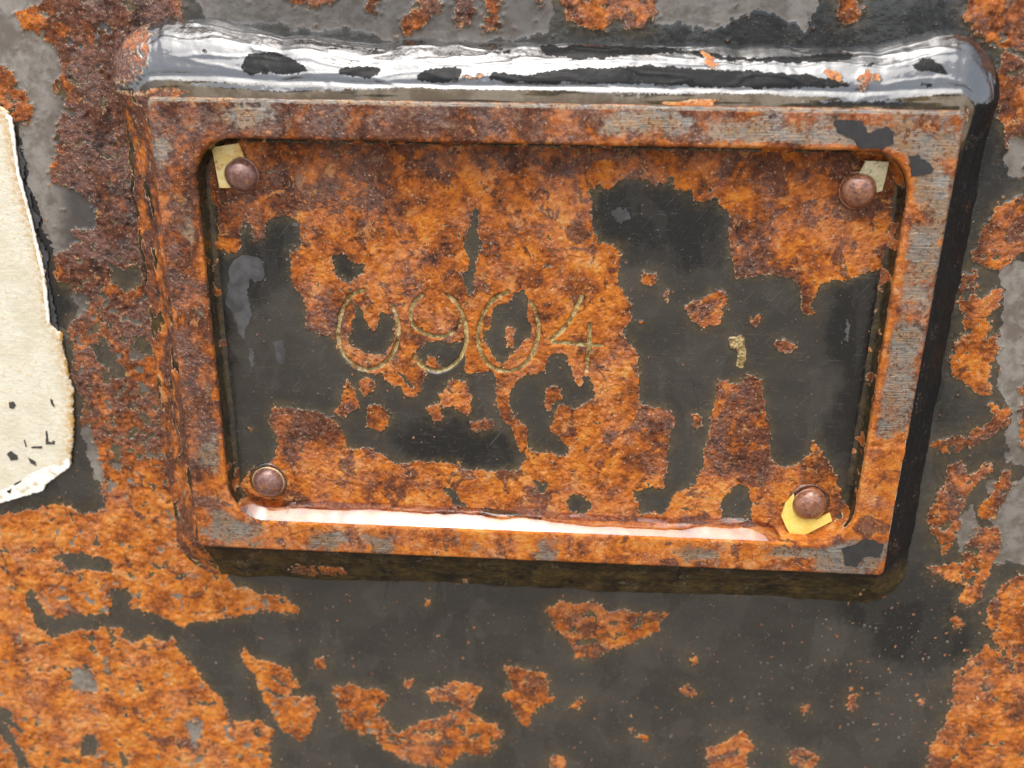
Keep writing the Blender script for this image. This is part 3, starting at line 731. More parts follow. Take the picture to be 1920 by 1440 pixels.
# ------------------------------------------------------------------ unseen ground in front of the panel, added for bounce light and reflections
g = G('gravel_bounce'); v = g.n('TexCoord').outputs['Object']
gc = g.ramp(g.noise(v, 30.0, 6.0, 0.7), [(0.35, (0.10, 0.085, 0.066)), (0.6, (0.26, 0.22, 0.17))])
M_GROUND = g.done(g.n('BsdfPrincipled', {'Base Color': gc, 'Roughness': 0.9}).outputs[0])
gx = np.array([-60000.0, 60000.0])
gco = np.array([(x, y, -1100.0) for y in gx for x in gx])
ground = link('ground', np_mesh('ground', gco, np.array([[0, 1, 3, 2]])), M_GROUND)
tag(ground, 'unseen pale gravel ground in front of the machine, added for bounce light', kind='structure')

# ------------------------------------------------------------------ the big rusty panel
def axis(lo, hi, step, far_lo, far_hi):
    core = np.arange(lo, hi + step * 0.5, step)
    def grow(start, end):
        out = []; s = step; p = start; d = 1 if end > start else -1
        while abs(end - p) > 1e-6:
            s = min(s * 1.35, 14.0); p = p + d * min(s, abs(end - p)); out.append(p)
        return out
    return np.array(grow(lo, far_lo)[::-1] + list(core) + grow(hi, far_hi))

def build_panel():
    xs = axis(-164, 141, 0.37, -330, 330); zs = axis(-143, 78, 0.37, -300, 260)
    X, Z = np.meshgrid(xs, zs)
    r, L, tone = area_fields(PANEL_AREAS, TONE_PANEL, 'paint', (-185, -165, 175, 95), 0.25, ('rust', 'prim'))
    wx, wz = edge_noise(X, Z, 3, 0.95)
    rb = r.sample(r.blur(L['rust'], 0.35, 2), wx, wz)
    halo = r.sample(r.blur(L['rust'], 1.8, 2), wx, wz)
    pb = r.sample(r.blur(L['prim'], 0.35, 2), wx, wz)
    tn = r.sample(tone, X, Z)
    # beyond the digitised area the same mix of paint and scale goes on
    far = sstep(0, 12, np.maximum.reduce([-178 - X, X - 165, -155 - Z, Z - 88]))
    rnd = fbm(X, Z, 45, 5, 77) * 1.2
    rb = rb * (1 - far) + far * sstep(-0.15, 0.15, rnd + 0.05); halo = halo * (1 - far) + far * sstep(-0.3, 0.15, rnd)
    # flecks of paint left in the rust, and small rust spots in the paint
    fl = fbm(X, Z, 3.0, 4, 41); sp = fbm(X, Z, 1.7, 3, 52)
    cl = fbm(X, Z, 22, 3, 43)
    rust0 = sstep(0.5, 0.8, rb)
    mid_left = sstep(-138, -128, X) * sstep(-96, -100, X) * sstep(-48, -40, Z) * sstep(22, 12, Z)
    rb = rb - 0.75 * sstep(0.34, 0.50, fl + 0.28 * cl + mid_left * (0.10 + 0.30 * fbm(X, Z, 7, 3, 45))) * sstep(0.5, 0.9, rb)
    low_right = sstep(60, 85, X) * sstep(-62, -70, Z) * sstep(130, 110, X) * sstep(-112, -95, Z)
    rb = rb + 0.9 * sstep(0.72, 0.84, sp + 0.12 * low_right) * sstep(0.5, 0.1, rb)
    rb = rb + 0.55 * sstep(0.42, 0.62, fbm(X, Z, 1.0, 3, 63)) * sstep(0.06, 0.25, halo) * sstep(0.5, 0.2, rb)
    rb = rb + 0.45 * fbm(X, Z, 0.9, 3, 61) * (4 * rb * (1 - rb)).clip(0, 1)
    m = sstep(0.42, 0.58, rb)
    pm = sstep(0.45, 0.55, pb)
    h = 0.10 * fbm(X, Z, 16, 3, 5) + 0.02 * fbm(X, Z, 2.2, 2, 6) - 0.10 * pm
    scab = 0.20 + 0.30 * fbm(X, Z, 2.6, 5, 8, 0.6) + 0.26 * np.abs(fbm(X, Z, 6.5, 3, 9)) - 0.35 * sstep(0.35, 0.6, fbm(X, Z, 1.5, 2, 10))
    h = h + m * scab + 0.10 * np.exp(-((rb - 0.5) / 0.16) ** 2)
    co = np.stack([X, -h, Z], -1).reshape(-1, 3)
    faces = grid_faces(*X.shape)
    cx = co[faces].mean(1)
    keep = ~((np.abs(cx[:, 0] + 0.5) < 91) & (cx[:, 2] < 60) & (cx[:, 2] > -63))
    blk = r.new()
    for p in PANEL_BLACK: r.fill(blk, p, 1.0)
    film = 1 - r.sample(r.blur(blk, 3.2, 2), X + 3 * fbm(X, Z, 9, 4, 71), Z + 3 * fbm(X, Z, 9, 4, 72))
    grey = sstep(0.30, 0.42, fl + 0.25 * cl) * sstep(-40, -48, X) * sstep(0.5, 0.7, fbm(X, Z, 12, 2, 47) + 0.55) * rust0
    pb = np.maximum(pb, grey)
    attrs = {'rust': rb.ravel(), 'prim': pb.ravel(), 'halo': (halo * (1 - m)).clip(0, 1).ravel(), 'tone': tn.ravel(), 'film': film.ravel()}
    # which faces belong to which rust patch
    inner = (X > -164) & (X < 141) & (Z > -143) & (Z < 78)
    lab = components((rb > 0.5) & inner)
    ids, cnt = np.unique(lab[lab >= 0], return_counts=True)
    big = ids[np.argsort(-cnt)][:70]; cnt = np.sort(cnt)[::-1][:70]
    big = big[cnt * 0.37 ** 2 > 2.0]
    flab = lab.reshape(-1)[faces]
    fl_all = np.where((flab == flab[:, :1]).all(1) & np.isin(flab[:, 0], big), flab[:, 0], -1)
    panel_specs = {-1: ('steel_panel', M_PANEL, None)}
    o = split_objects(co, faces, attrs, fl_all, panel_specs, keep)[-1]
    tag(o, 'wet black painted steel panel with flaking rust behind the number block', kind='structure')
    split_objects(co, faces, attrs, fl_all, {int(i): ('rust_patch', M_PANEL, o) for i in big}, keep)
    return o
panel = build_panel()

# ------------------------------------------------------------------ the number block: rim, recess floor, weld
block = empty('number_block', (0.0, 0.0, -HH * MM))
tag(block, 'rusty raised rectangular block with recessed face numbered 0904, welded to the panel', 'number plate')

def build_floor():
    st = 0.225
    xs = np.arange(-77.4, 77.41, st); zs = np.arange(-47.2, 47.21, st)
    X, Z = np.meshgrid(xs, zs)
    r, L, tone = area_fields(FLOOR_AREAS, TONE_FLOOR, 'rust', (-82, -52, 82, 52), 0.2, ('rust',), 0.7)
    wx, wz = edge_noise(X, Z, 13, 0.65)
    rb = r.sample(r.blur(L['rust'], 0.25, 2), wx, wz)
    halo = r.sample(r.blur(L['rust'], 1.3, 2), wx, wz)
    tn = r.sample(tone, X + 3 * fbm(X, Z, 8, 3, 133), Z + 3 * fbm(X, Z, 8, 3, 134))
    fl = fbm(X, Z, 2.2, 4, 141); sp = fbm(X, Z, 1.3, 3, 152)
    rb = rb - 0.7 * sstep(0.58, 0.72, fl) * sstep(0.5, 0.9, rb)
    rb = rb + 0.8 * sstep(0.78, 0.86, sp) * sstep(0.5, 0.1, rb)
    rb = rb + 0.55 * sstep(0.42, 0.62, fbm(X, Z, 0.8, 3, 163)) * sstep(0.06, 0.25, halo) * sstep(0.5, 0.2, rb)
    rb = rb + 0.42 * fbm(X, Z, 0.8, 3, 161) * (4 * rb * (1 - rb)).clip(0, 1)
    m = sstep(0.42, 0.58, rb)
    blk = r.new()
    for p in FLOOR_BLACK: r.fill(blk, p, 1.0)
    film = 1 - r.sample(r.blur(blk, 3.2, 2), X + 3 * fbm(X, Z, 9, 4, 71), Z + 3 * fbm(X, Z, 9, 4, 72))
    # engraved digits: distance to the strokes
    groove = np.zeros_like(X); gid = np.full(X.shape, -1)
    for k, strokes in enumerate(DIGIT_STROKES):
        dmin = np.full(X.shape, 9.0)
        for s in strokes:
            p = np.array(s).reshape(-1, 2)
            q = [p[0]]
            for i in range(len(p) - 1):            # Catmull-Rom through the stroke's points
                a, b, c, d = p[max(i - 1, 0)], p[i], p[i + 1], p[min(i + 2, len(p) - 1)]
                for t in (0.25, 0.5, 0.75, 1.0):
                    q.append(0.5 * (2 * b + (c - a) * t + (2 * a - 5 * b + 4 * c - d) * t * t + (3 * b - a - 3 * c + d) * t ** 3))
            q = np.array(q)
            box = (X > q[:, 0].min() - 2) & (X < q[:, 0].max() + 2) & (Z > q[:, 1].min() - 2) & (Z < q[:, 1].max() + 2)
            bx, bz = X[box], Z[box]; dm = dmin[box]
            for a, b in zip(q[:-1], q[1:]):
                ab = b - a; t = np.clip(((bx - a[0]) * ab[0] + (bz - a[1]) * ab[1]) / max(ab @ ab, 1e-9), 0, 1)
                dm = np.minimum(dm, np.hypot(bx - a[0] - t * ab[0], bz - a[1] - t * ab[1]))
            dmin[box] = dm
        w = 0.42 + 0.12 * fbm(X, Z, 2.5, 2, 171 + k)
        gk = sstep(w + 0.28, w - 0.22, dmin)
        gid[gk > 0.4] = k
        groove = np.maximum(groove, gk)
    chip = r.new()
    for p in BRASS_CHIP: r.fill(chip, p, 1.0)
    groove_col = np.maximum(groove, r.sample(r.blur(chip, 0.2, 1), X, Z))
    h = 0.05 * fbm(X, Z, 20, 3, 105) + 0.012 * fbm(X, Z, 2.0, 2, 106)
    scab = 0.13 + 0.20 * fbm(X, Z, 1.9, 5, 108, 0.62) + 0.12 * np.abs(fbm(X, Z, 5.0, 3, 109)) - 0.22 * sstep(0.35, 0.6, fbm(X, Z, 1.2, 2, 110))
    h = h + m * scab + 0.12 * np.exp(-((rb - 0.5) / 0.16) ** 2)
    h = h * (1 - 0.7 * groove) - 0.55 * groove
    co = np.stack([X, FLOOR - h, Z], -1).reshape(-1, 3)
    faces = grid_faces(*X.shape)
    c = co[faces].mean(1)
    keep = rr_inside(c[:, 0], c[:, 2], IW + 0.9, IH + 0.9, IR)
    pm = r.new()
    for p in FLOOR_SHEEN: r.fill(pm, p, 1.0)  # painted sky reflections go in through the primer mask
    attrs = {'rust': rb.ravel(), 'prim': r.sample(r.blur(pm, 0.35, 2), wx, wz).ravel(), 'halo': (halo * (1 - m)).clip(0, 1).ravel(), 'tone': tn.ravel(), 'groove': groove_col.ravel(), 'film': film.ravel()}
    owner = np.full(len(faces), -1)
    lab = components(rb > 0.5)
    ids, cnt = np.unique(lab[lab >= 0], return_counts=True)
    order = np.argsort(-cnt); ids, cnt = ids[order][:60], cnt[order][:60]
    big = ids[cnt * st ** 2 > 1.5]
    fl4 = lab.reshape(-1)[faces]
    same = (fl4 == fl4[:, :1]).all(1) & np.isin(fl4[:, 0], big)
    owner[same] = fl4[same, 0] + 100
    fg = gid.reshape(-1)[faces].max(1)
    owner[fg >= 0] = fg[fg >= 0]
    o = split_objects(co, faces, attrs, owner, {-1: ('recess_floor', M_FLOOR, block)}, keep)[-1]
    o['label'] = 'recessed face with black paint flaking off orange rust'
    d = split_objects(co, faces, attrs, owner, {k: ('digit', M_FLOOR, o) for k in range(4)}, keep)
    for k, ch in enumerate('0904'):
        d[k]['label'] = 'engraved numeral %s worn to brassy metal' % ch
    split_objects(co, faces, attrs, owner, {int(i) + 100: ('rust_patch', M_FLOOR, o) for i in big}, keep)
build_floor()

def build_rim():
    # profile: (inward share 0..1 across the rim, extra inward mm, y)
    prof = []
    for y in np.linspace(-2.0, -11.2, 12): prof.append((0.0, 0.0, y))
    for a in np.linspace(0, 90, 8)[1:]:
        prof.append((0.0, 0.8 * (1 - math.cos(math.radians(a))), -11.2 - 0.8 * math.sin(math.radians(a))))
    for f in np.linspace(0, 1, 30)[1:-1]: prof.append((f, 0.8 * (1 - f) - 0.8 * f, -12.0))
    for a in np.linspace(90, 0, 9):
        prof.append((1.0, -0.8 * (1 - math.cos(math.radians(a))), -11.2 - 0.8 * math.sin(math.radians(a))))
    for y in np.linspace(-10.9, -8.3, 9): prof.append((1.0, 0.0, y))
    for a in np.linspace(0, 90, 13)[1:]:
        prof.append((1.0, 1.9 * (1 - math.cos(math.radians(a))), -8.3 + 1.95 * math.sin(math.radians(a))))
    prof.append((1.0, 2.6, -6.1))
    rows = []
    for f, e, y in prof:
        hw = HW + (IW - HW) * f - e; hh = HH + (IH - HH) * f - e
        rad = max(0.6, 1.6 + (IR - 1.6) * f - e)
        p = rrect_ring(-hw, hw, -hh, hh, rad, 400, 250, 22)
        rows.append(np.column_stack([p[:, 0], np.full(len(p), y), p[:, 1]]))
    co = np.array(rows); nr, nc, _ = co.shape
    idx = np.arange(nr * nc).reshape(nr, nc)
    nxt = np.roll(idx, -1, axis=1)
    faces = np.stack([idx[:-1], nxt[:-1], nxt[1:], idx[1:]], -1).reshape(-1, 4)
    nrm = vertex_normals(co.reshape(-1, 3), faces).reshape(co.shape)
    if nrm[nr // 3, 10, 1] > 0:
        faces = faces[:, ::-1]; nrm = -nrm
    X, Y, Z = co[..., 0], co[..., 1], co[..., 2]
    r, L, tone = area_fields(RIM_AREAS, TONE_RIM, 'rust', (-90, -60, 90, 60), 0.25, ('steel', 'rust'))
    wx, wz = edge_noise(X, Z, 23, 1.7)
    stl = r.sample(r.blur(L['steel'], 1.5, 2), wx, wz)
    tn = r.sample(tone, X, Z)
    wall = sstep(-11.4, -10.4, Y) * (np.arange(nr)[:, None] > nr * 0.5)          # inner wall of the recess
    outer = sstep(-11.4, -10.4, Y) * (np.arange(nr)[:, None] < nr * 0.5)
    side = np.arctan2(Z / IH, X / IW)
    s = np.broadcast_to(np.arange(nc)[None, :] * 0.35, X.shape)
    nz = fbm(s, Y * 1.0, 5.0, 4, 201)
    bottom = sstep(-40, -44, Z); left = sstep(-70, -74, X); right = sstep(70, 74, X)
    rb = np.ones_like(X)
    rb = rb - wall * (1 - bottom) * sstep(-0.45, 0.1, nz + 0.30 * left + 0.1 * right)
    stl = stl * 0.9 + 0.10 + 0.12 * sstep(30, 50, Z) + 0.06 * sstep(60, 80, X) + 0.22 * fbm(X, Z * 1.6, 7, 3, 207)
    stl = stl * (1 - wall)
    edge = np.exp(-((np.arange(nr)[:, None] - 50.0) / 5.0) ** 2)                # bare rusty arris round the opening
    stl = stl * (1 - 0.8 * edge) - 0.25 * edge
    tn = tn + 0.4 * wall * bottom + 0.25 * edge
    stl = np.maximum(stl, 1.25 * np.exp(-((np.arange(nr)[:, None] - 16.0) / 3.0) ** 2) * sstep(50, 53, Z))  # steel set along the top outer arris to give its bright highlight line
    # wear: rounded dents and scale on the arrises, the ground ring sags a little
    d = 0.05 * fbm(X, Z, 9, 3, 211) + 0.055 * fbm(X + Y, Z - Y, 1.6, 4, 212) * (1 - 0.7 * stl.clip(0, 1))
    d = d - 0.10 * sstep(0.45, 0.6, fbm(X + Y, Z, 1.9, 3, 213)) * (1 - 0.6 * stl.clip(0, 1))
    arr = np.exp(-((np.arange(nr)[:, None] - 17.0) / 5.0) ** 2) + edge
    d = d + arr * 0.10 * fbm(s, X * 0 + 3.0, 2.2, 4, 214)
    # the gouge across the right-hand bar near its foot
    gz = -19.5 + 0.16 * (X - 80) + 0.9 * fbm(X, Z, 6, 3, 216)
    d = d - 0.55 * (0.55 + 0.6 * fbm(X, Z, 3, 2, 217)) * np.exp(-((Z - gz) / 0.5) ** 2) * right * (Y < -11)
    d = d - 0.4 * sstep(-22, -26, Z) * sstep(70, 80, X) * sstep(-48, -42, Z) * (Y < -11) * (0.5 + 0.5 * fbm(X, Z, 7, 2, 219))
    co = (co + nrm * d[..., None]).reshape(-1, 3)
    attrs = {'rust': rb.ravel(), 'prim': np.zeros(X.size), 'halo': (wall * 0.35).ravel(), 'tone': tn.ravel(), 'steel': stl.ravel()}
    o = link('rim', np_mesh('rim', co, faces, attrs), M_RIM, block)
    o['label'] = 'rusty rim around the recess with patches of bare ground steel'
    return o
rim = build_rim()

def build_weld():
    NX, NZ, NC = 430, 280, 60
    inner = rrect_ring(-HW, HW, -HH, HH, 1.6, NX, NZ, NC)
    outer = rrect_ring(-96.8, 95.6, -69.6, 66.6, 11.0, NX, NZ, NC)
    n = len(inner)
    # arc length and the outline's wander
    d = np.linalg.norm(np.diff(outer, axis=0, append=outer[:1]), axis=1); s = np.concatenate(([0], np.cumsum(d)[:-1]))
    ang = s / s[-1] * 2 * math.pi
    wob = 0.7 * fbm(np.cos(ang) * 40, np.sin(ang) * 40, 9.0, 3, 301) + 0.35 * fbm(np.cos(ang) * 80, np.sin(ang) * 80, 4.0, 3, 302)
    dirn = outer - inner; dirn /= np.linalg.norm(dirn, axis=1, keepdims=True)
    topw = sstep(50, 60, outer[:, 1])
    wob = wob + 4.4 * np.exp(-((outer[:, 0] + 76) / 16) ** 2) * topw + 3.4 * np.exp(-((outer[:, 0] - 83) / 10) ** 2) * topw - 0.8 * np.exp(-((outer[:, 0] + 38) / 6) ** 2) * topw
    outer = outer + dirn * wob[:, None]
    topb = sstep(40, 56, inner[:, 1] + 0 * wob)[None, :]
    botb = sstep(-40, -56, inner[:, 1])[None, :]
    K = 64
    u = np.linspace(0, 1, K)[:, None]
    # fillet profile from the rim's front arris down to the panel; the top run is fuller
    flat_y = -10.9 + 10.9 * u
    bulge = np.sin(math.pi * u) ** 0.9
    out_u = u + 0.20 * topb * np.sin(math.pi * u)
    lft = sstep(-80, -85, inner[:, 0])[None, :] * (1 - topb)
    full = 0.8 + 0.5 * topb - 0.9 * botb * (1 - lft) - 2.2 * lft
    X = inner[None, :, 0] + (outer - inner)[None, :, 0] * out_u
    Z = inner[None, :, 1] + (outer - inner)[None, :, 1] * out_u
    foot = sstep(0.90, 1.0, u)
    Y = flat_y - bulge * full + 0.5 * foot
    S = np.broadcast_to(s[None, :], X.shape); U = np.broadcast_to(u * 12, X.shape)
    # long runs and drips along the bead
    env = np.sin(math.pi * np.clip(u, 0, 1)) ** 0.5
    run = 0.26 * fbm(S * 0.22, U, 4.0, 2, 311) + 0.24 * fbm(S, U * 0.5, 17, 2, 313)
    ridge = fbm(S * 0.12, U, 3.0, 2, 312)
    run = run + 0.16 * np.exp(-(ridge / 0.10) ** 2)
    lumps = 0.16 * fbm(S, U, 1.3, 2, 314) * sstep(0.35, 0.6, fbm(S, U, 7, 2, 315))
    disp = (run + lumps) * env
    # rust and dirt on the bead
    r = Raster(-110, -85, 110, 85, 0.25); a = r.new()
    for p in BEAD_RUST: r.fill(a, p, 1.0)
    wx, wz = edge_noise(X, Z, 33, 1.1)
    rb = r.sample(r.blur(a, 0.4, 2), wx, wz) * sstep(-0.35, 0.25, fbm(S, U, 1.6, 3, 335) + 0.15)
    leftb = sstep(-84.2, -85.6, X) * sstep(58, 52, Z); rightb = sstep(86, 90, X)
    nl = fbm(S * 0.35, U, 3.0, 4, 321)
    rb = np.maximum(rb, leftb * sstep(-0.45, 0.15, nl + 0.22))
    rb = np.maximum(rb, 0.75 * sstep(0.42, 0.58, fbm(S, U, 5, 4, 322)) * sstep(-55, -62, Z) * (0.4 + 0.6 * sstep(0.15, 0.5, fbm(S, U * 0, 40, 2, 325))))
    rb = np.maximum(rb, sstep(-84, -92, X) * sstep(52, 60, Z) * 0.9)
    # ground-off strip along the top arris
    strip = topb * sstep(0.16, 0.09, u) * sstep(-0.4, 0.3, fbm(S * 0.05, U * 1.6, 2, 4, 326) + 0.15)
    m = sstep(0.42, 0.58, rb)
    disp = disp + m * (0.10 + 0.22 * fbm(S, U, 1.8, 4, 331)) * env + 0.5 * leftb * fbm(S, U, 4.5, 3, 333) * env
    disp = disp - 0.25 * topb * np.exp(-((u - 0.17) / 0.03) ** 2)
    co = np.stack([X, Y, Z], -1); nr, nc, _ = co.shape
    idx = np.arange(nr * nc).reshape(nr, nc); nxt = np.roll(idx, -1, axis=1)
    faces = np.stack([idx[:-1], nxt[:-1], nxt[1:], idx[1:]], -1).reshape(-1, 4)
    nrm = vertex_normals(co.reshape(-1, 3), faces).reshape(co.shape)
    if nrm[nr // 2, 10, 1] > 0:
        faces = faces[:, ::-1]; nrm = -nrm
    co = (co + nrm * disp[..., None]).reshape(-1, 3)
    halo = sstep(-52, -60, Z) * (0.60 + 0.35 * fbm(S, U, 6, 3, 341)) + 0.5 * leftb + 0.8 * strip
    tn = 0.1 - 0.35 * leftb + leftb * 0.8 * fbm(S * 0.4, U, 4, 3, 329) - 0.6 * sstep(-78, -86, X) * sstep(48, 56, Z)
    dry = r.new()
    for p in BEAD_DRY: r.fill(dry, p, 1.0)
    ex, ez = edge_noise(X, Z, 35, 0.35)
    wetf = 1 - r.sample(r.blur(dry, 0.3, 2), ex, ez)
    wetf = wetf * np.clip(sstep(54, 57, Z) * sstep(94, 90, X) + 0.40 * sstep(0.1, 0.4, fbm(S, U, 6, 3, 351)), 0, 1)
    rb = np.maximum(rb, 0.8 * topb * sstep(0.13, 0.02, u) * sstep(0.05, 0.35, fbm(S * 0.10, U * 1.5, 3, 4, 327)))
    attrs = {'rust': rb.ravel(), 'prim': (strip * sstep(-0.6, 0.0, fbm(S * 0.05, U * 1.5, 1.2, 3, 328))).ravel(), 'halo': halo.clip(0, 1).ravel(), 'tone': tn.ravel(), 'wet': (wetf * (1 - strip)).ravel()}
    colid = np.tile(np.arange(nc), nr - 1)
    # four runs meeting at the corners
    b1 = NX + NC // 2; b2 = NX + NC + NZ + NC // 2; b3 = 2 * NX + 2 * NC + NZ + NC // 2; b4 = nc - NC // 2
    owner = np.where(colid < b1, 0, np.where(colid < b2, 1, np.where(colid < b3, 2, np.where(colid < b4, 3, 0))))
    o = split_objects(co, faces, attrs, owner, {k: ('weld_bead', M_BEAD, block) for k in range(4)}, np.ones(len(faces), bool))
    for k, t in enumerate(('dull olive brown weld bead under the rim', 'glossy black painted weld bead along the side',
                           'thick wet black weld bead shining with sky along the top', 'rust streaked weld bead along the side')):
        o[k]['label'] = t
build_weld()

# ------------------------------------------------------------------ small things
def poly_prism(name, outline, y_front, thick, mat, parent=None, bevel=0.08, bend=None, rough=0.0, seed=0):
    """an outline in the panel's plane with thickness; y_front is its front face"""
    rng = random.Random(seed)
    p = [(outline[i], outline[i + 1]) for i in range(0, len(outline), 2)]
    if rough > 0:
        q = []
        for i in range(len(p)):
            a, b = p[i], p[(i + 1) % len(p)]
            n = max(1, int(math.hypot(b[0] - a[0], b[1] - a[1]) / 0.6))
            for k in range(n):
                f = k / n
                j = rough if k else rough * 0.4
                q.append((a[0] + (b[0] - a[0]) * f + rng.uniform(-j, j), a[1] + (b[1] - a[1]) * f + rng.uniform(-j, j)))
        p = q
    bm = bmesh.new()
    vs = [bm.verts.new((x * MM, y_front * MM, z * MM)) for x, z in p]
    f = bm.faces.new(vs)
    f.normal_update()
    if f.normal.y > 0:
        f.normal_flip()
    ext = bmesh.ops.extrude_face_region(bm, geom=[f])
    nv = [e for e in ext['geom'] if isinstance(e, bmesh.types.BMVert)]
    for w in nv:
        w.co.y -= 0.0
    # the extruded copy becomes the front, the first ring the back
    for w in vs:
        w.co.y += thick * MM
    bmesh.ops.recalc_face_normals(bm, faces=bm.faces)
    if bevel:
        fe = [e for e in bm.edges if all(abs(w.co.y - y_front * MM) < 1e-7 for w in e.verts)]
        bmesh.ops.bevel(bm, geom=fe, offset=bevel * MM, segments=2, affect='EDGES', clamp_overlap=True)
    bmesh.ops.triangulate(bm, faces=[x for x in bm.faces if len(x.verts) > 4])
    if bend:
        bmesh.ops.subdivide_edges(bm, edges=[e for e in bm.edges if e.calc_length() > 1.2 * MM], cuts=2)
        for w in bm.verts:
            w.co.y += bend(w.co.x / MM, w.co.z / MM) * MM
    me = bpy.data.meshes.new(name); bm.to_mesh(me); bm.free()
    return link(name, me, mat, parent)

# paint left on the rim
M_FLAKE = simple('black_paint_flake', (0.012, 0.012, 0.014), (0.022, 0.021, 0.022), 0.6, 0.32, coat=0.4, bump=0.00006)
for k, pl in enumerate(FLAKE_OUTLINES):
    poly_prism('paint_flake', pl, FRONT - 0.16, 0.3, M_FLAKE, block, bevel=0.05, rough=0.26, seed=k)

# rivets
M_RIVET = simple('brown_rivet', (0.13, 0.055, 0.045), (0.24, 0.125, 0.10), 0.35, 0.30, metallic=0.35, coat=0.5, bump=0.00022, c3=(0.30, 0.13, 0.05))
M_RIVET_R = simple('rusted_rivet', (0.16, 0.055, 0.03), (0.33, 0.14, 0.07), 0.5, 0.24, metallic=0.35, coat=0.9, bump=0.00030, c3=(0.08, 0.03, 0.02), seed=9)
def rivet(x, z, mat, rad, hgt, label, seed, lift=0.0):
    root = empty('rivet', (x * MM, FLOOR * MM, z * MM))
    tag(root, label, 'rivet', 'rivets in the recess corners')
    nr, nc = 20, 48
    co = []; rs = np.random.RandomState(seed)
    ph = rs.rand(4) * 6.28
    for i in range(nr):
        a = math.pi / 2 * i / (nr - 1)
        rr = rad * math.sin(a) ** 0.92; yy = hgt * math.cos(a) ** 0.85 if i < nr - 1 else -0.25
        for j in range(nc):
            t = 2 * math.pi * j / nc
            k = 1 + 0.025 * math.sin(2 * t + ph[0]) + 0.014 * math.sin(3 * t + ph[1]) + 0.01 * math.sin(5 * t + ph[2])
            co.append((rr * k * math.cos(t), -(yy + lift), rr * k * math.sin(t)))
    co = np.array(co)
    co[:, 1] -= 0.10 * fbm(co[:, 0] + seed * 9, co[:, 2], 2.4, 3, 401 + seed) * (co[:, 1] < -0.1)
    idx = np.arange(nr * nc).reshape(nr, nc); nxt = np.roll(idx, -1, 1)
    f = np.stack([idx[:-1], nxt[:-1], nxt[1:], idx[1:]], -1).reshape(-1, 4)
    h = link('head', np_mesh('head', co, f[:, ::-1]), mat); h.parent = root
    # rolled collar under the head
    co = []
    for i in range(10):
        a = 2 * math.pi * i / 10
        for j in range(nc):
            t = 2 * math.pi * j / nc
            rr = rad * 0.985 + 0.28 * math.cos(a)
            co.append((rr * math.cos(t), -(0.22 + lift + 0.24 * math.sin(a)), rr * math.sin(t)))
    idx = np.arange(10 * nc).reshape(10, nc); n1 = np.roll(idx, -1, 1)
    f = np.stack([idx, n1, np.roll(n1, -1, 0), np.roll(idx, -1, 0)], -1).reshape(-1, 4)
    c = link('collar', np_mesh('collar', np.array(co), f), mat); c.parent = root
    return root
rivet(-67.4, 37.6, M_RIVET, 3.75, 3.0, 'smooth maroon domed rivet pinning the rectangular yellow tag scrap', 1, 0.4)
rivet(67.1, 37.3, M_RIVET_R, 3.85, 3.2, 'glossy red brown domed rivet pinning the pitted pale tag scrap', 2, 0.4)
rivet(-67.4, -37.6, M_RIVET, 3.7, 2.8, 'domed rivet with brassy ring and no tag, sitting above the water', 3, 0.1)
rivet(66.4, -37.8, M_RIVET_R, 4.0, 2.9, 'wet rusty domed rivet hooked by the yellow crescent tag scrap', 4, 0.4)

# torn remains of the riveted tag
M_BRASS = simple('yellowed_tag', (0.66, 0.46, 0.14), (0.74, 0.62, 0.32), 0.25, 0.38, metallic=0.25, coat=0.2, bump=0.00006, c3=(0.50, 0.24, 0.04))
M_BRASS2 = simple('pitted_tag', (0.52, 0.45, 0.24), (0.66, 0.60, 0.40), 0.5, 0.45, metallic=0.3, coat=0.3, bump=0.00030, c3=(0.22, 0.20, 0.17))
M_BRASS3 = simple('yellow_tag', (0.72, 0.50, 0.08), (0.76, 0.60, 0.16), 0.3, 0.35, metallic=0.1, coat=0.5, bump=0.00005)
M_RING = simple('brass_ring', (0.45, 0.30, 0.10), (0.66, 0.52, 0.26), 0.9, 0.35, metallic=0.4, coat=0.4, bump=0.0001, c3=(0.28, 0.11, 0.03))
tl = ('flat yellow brass scrap with square corner under the maroon rivet', 'pale pitted brass scrap under the glossy red brown rivet',
      'bright yellow crescent scrap curled round the wet rusty rivet')
for k, (pl, mt) in enumerate(zip(TAG_OUTLINES, (M_BRASS, M_BRASS2, M_BRASS3))):
    o = poly_prism('tag_scrap', pl, FLOOR - (0.85, 0.85, 0.8)[k], 0.5, mt, None, bevel=0.06, rough=(0.0, 0.05, 0.0)[k], seed=k,
                   bend=(lambda x, z: -0.25 * math.sin(x * 0.5)) if k == 0 else (lambda x, z: -0.08 * (z - 37)) if k == 1 else (lambda x, z: -0.5 * sstep(-40, -46, np.array(z)).item()))
    tag(o, tl[k], 'metal scrap', 'torn tag scraps under the rivets')

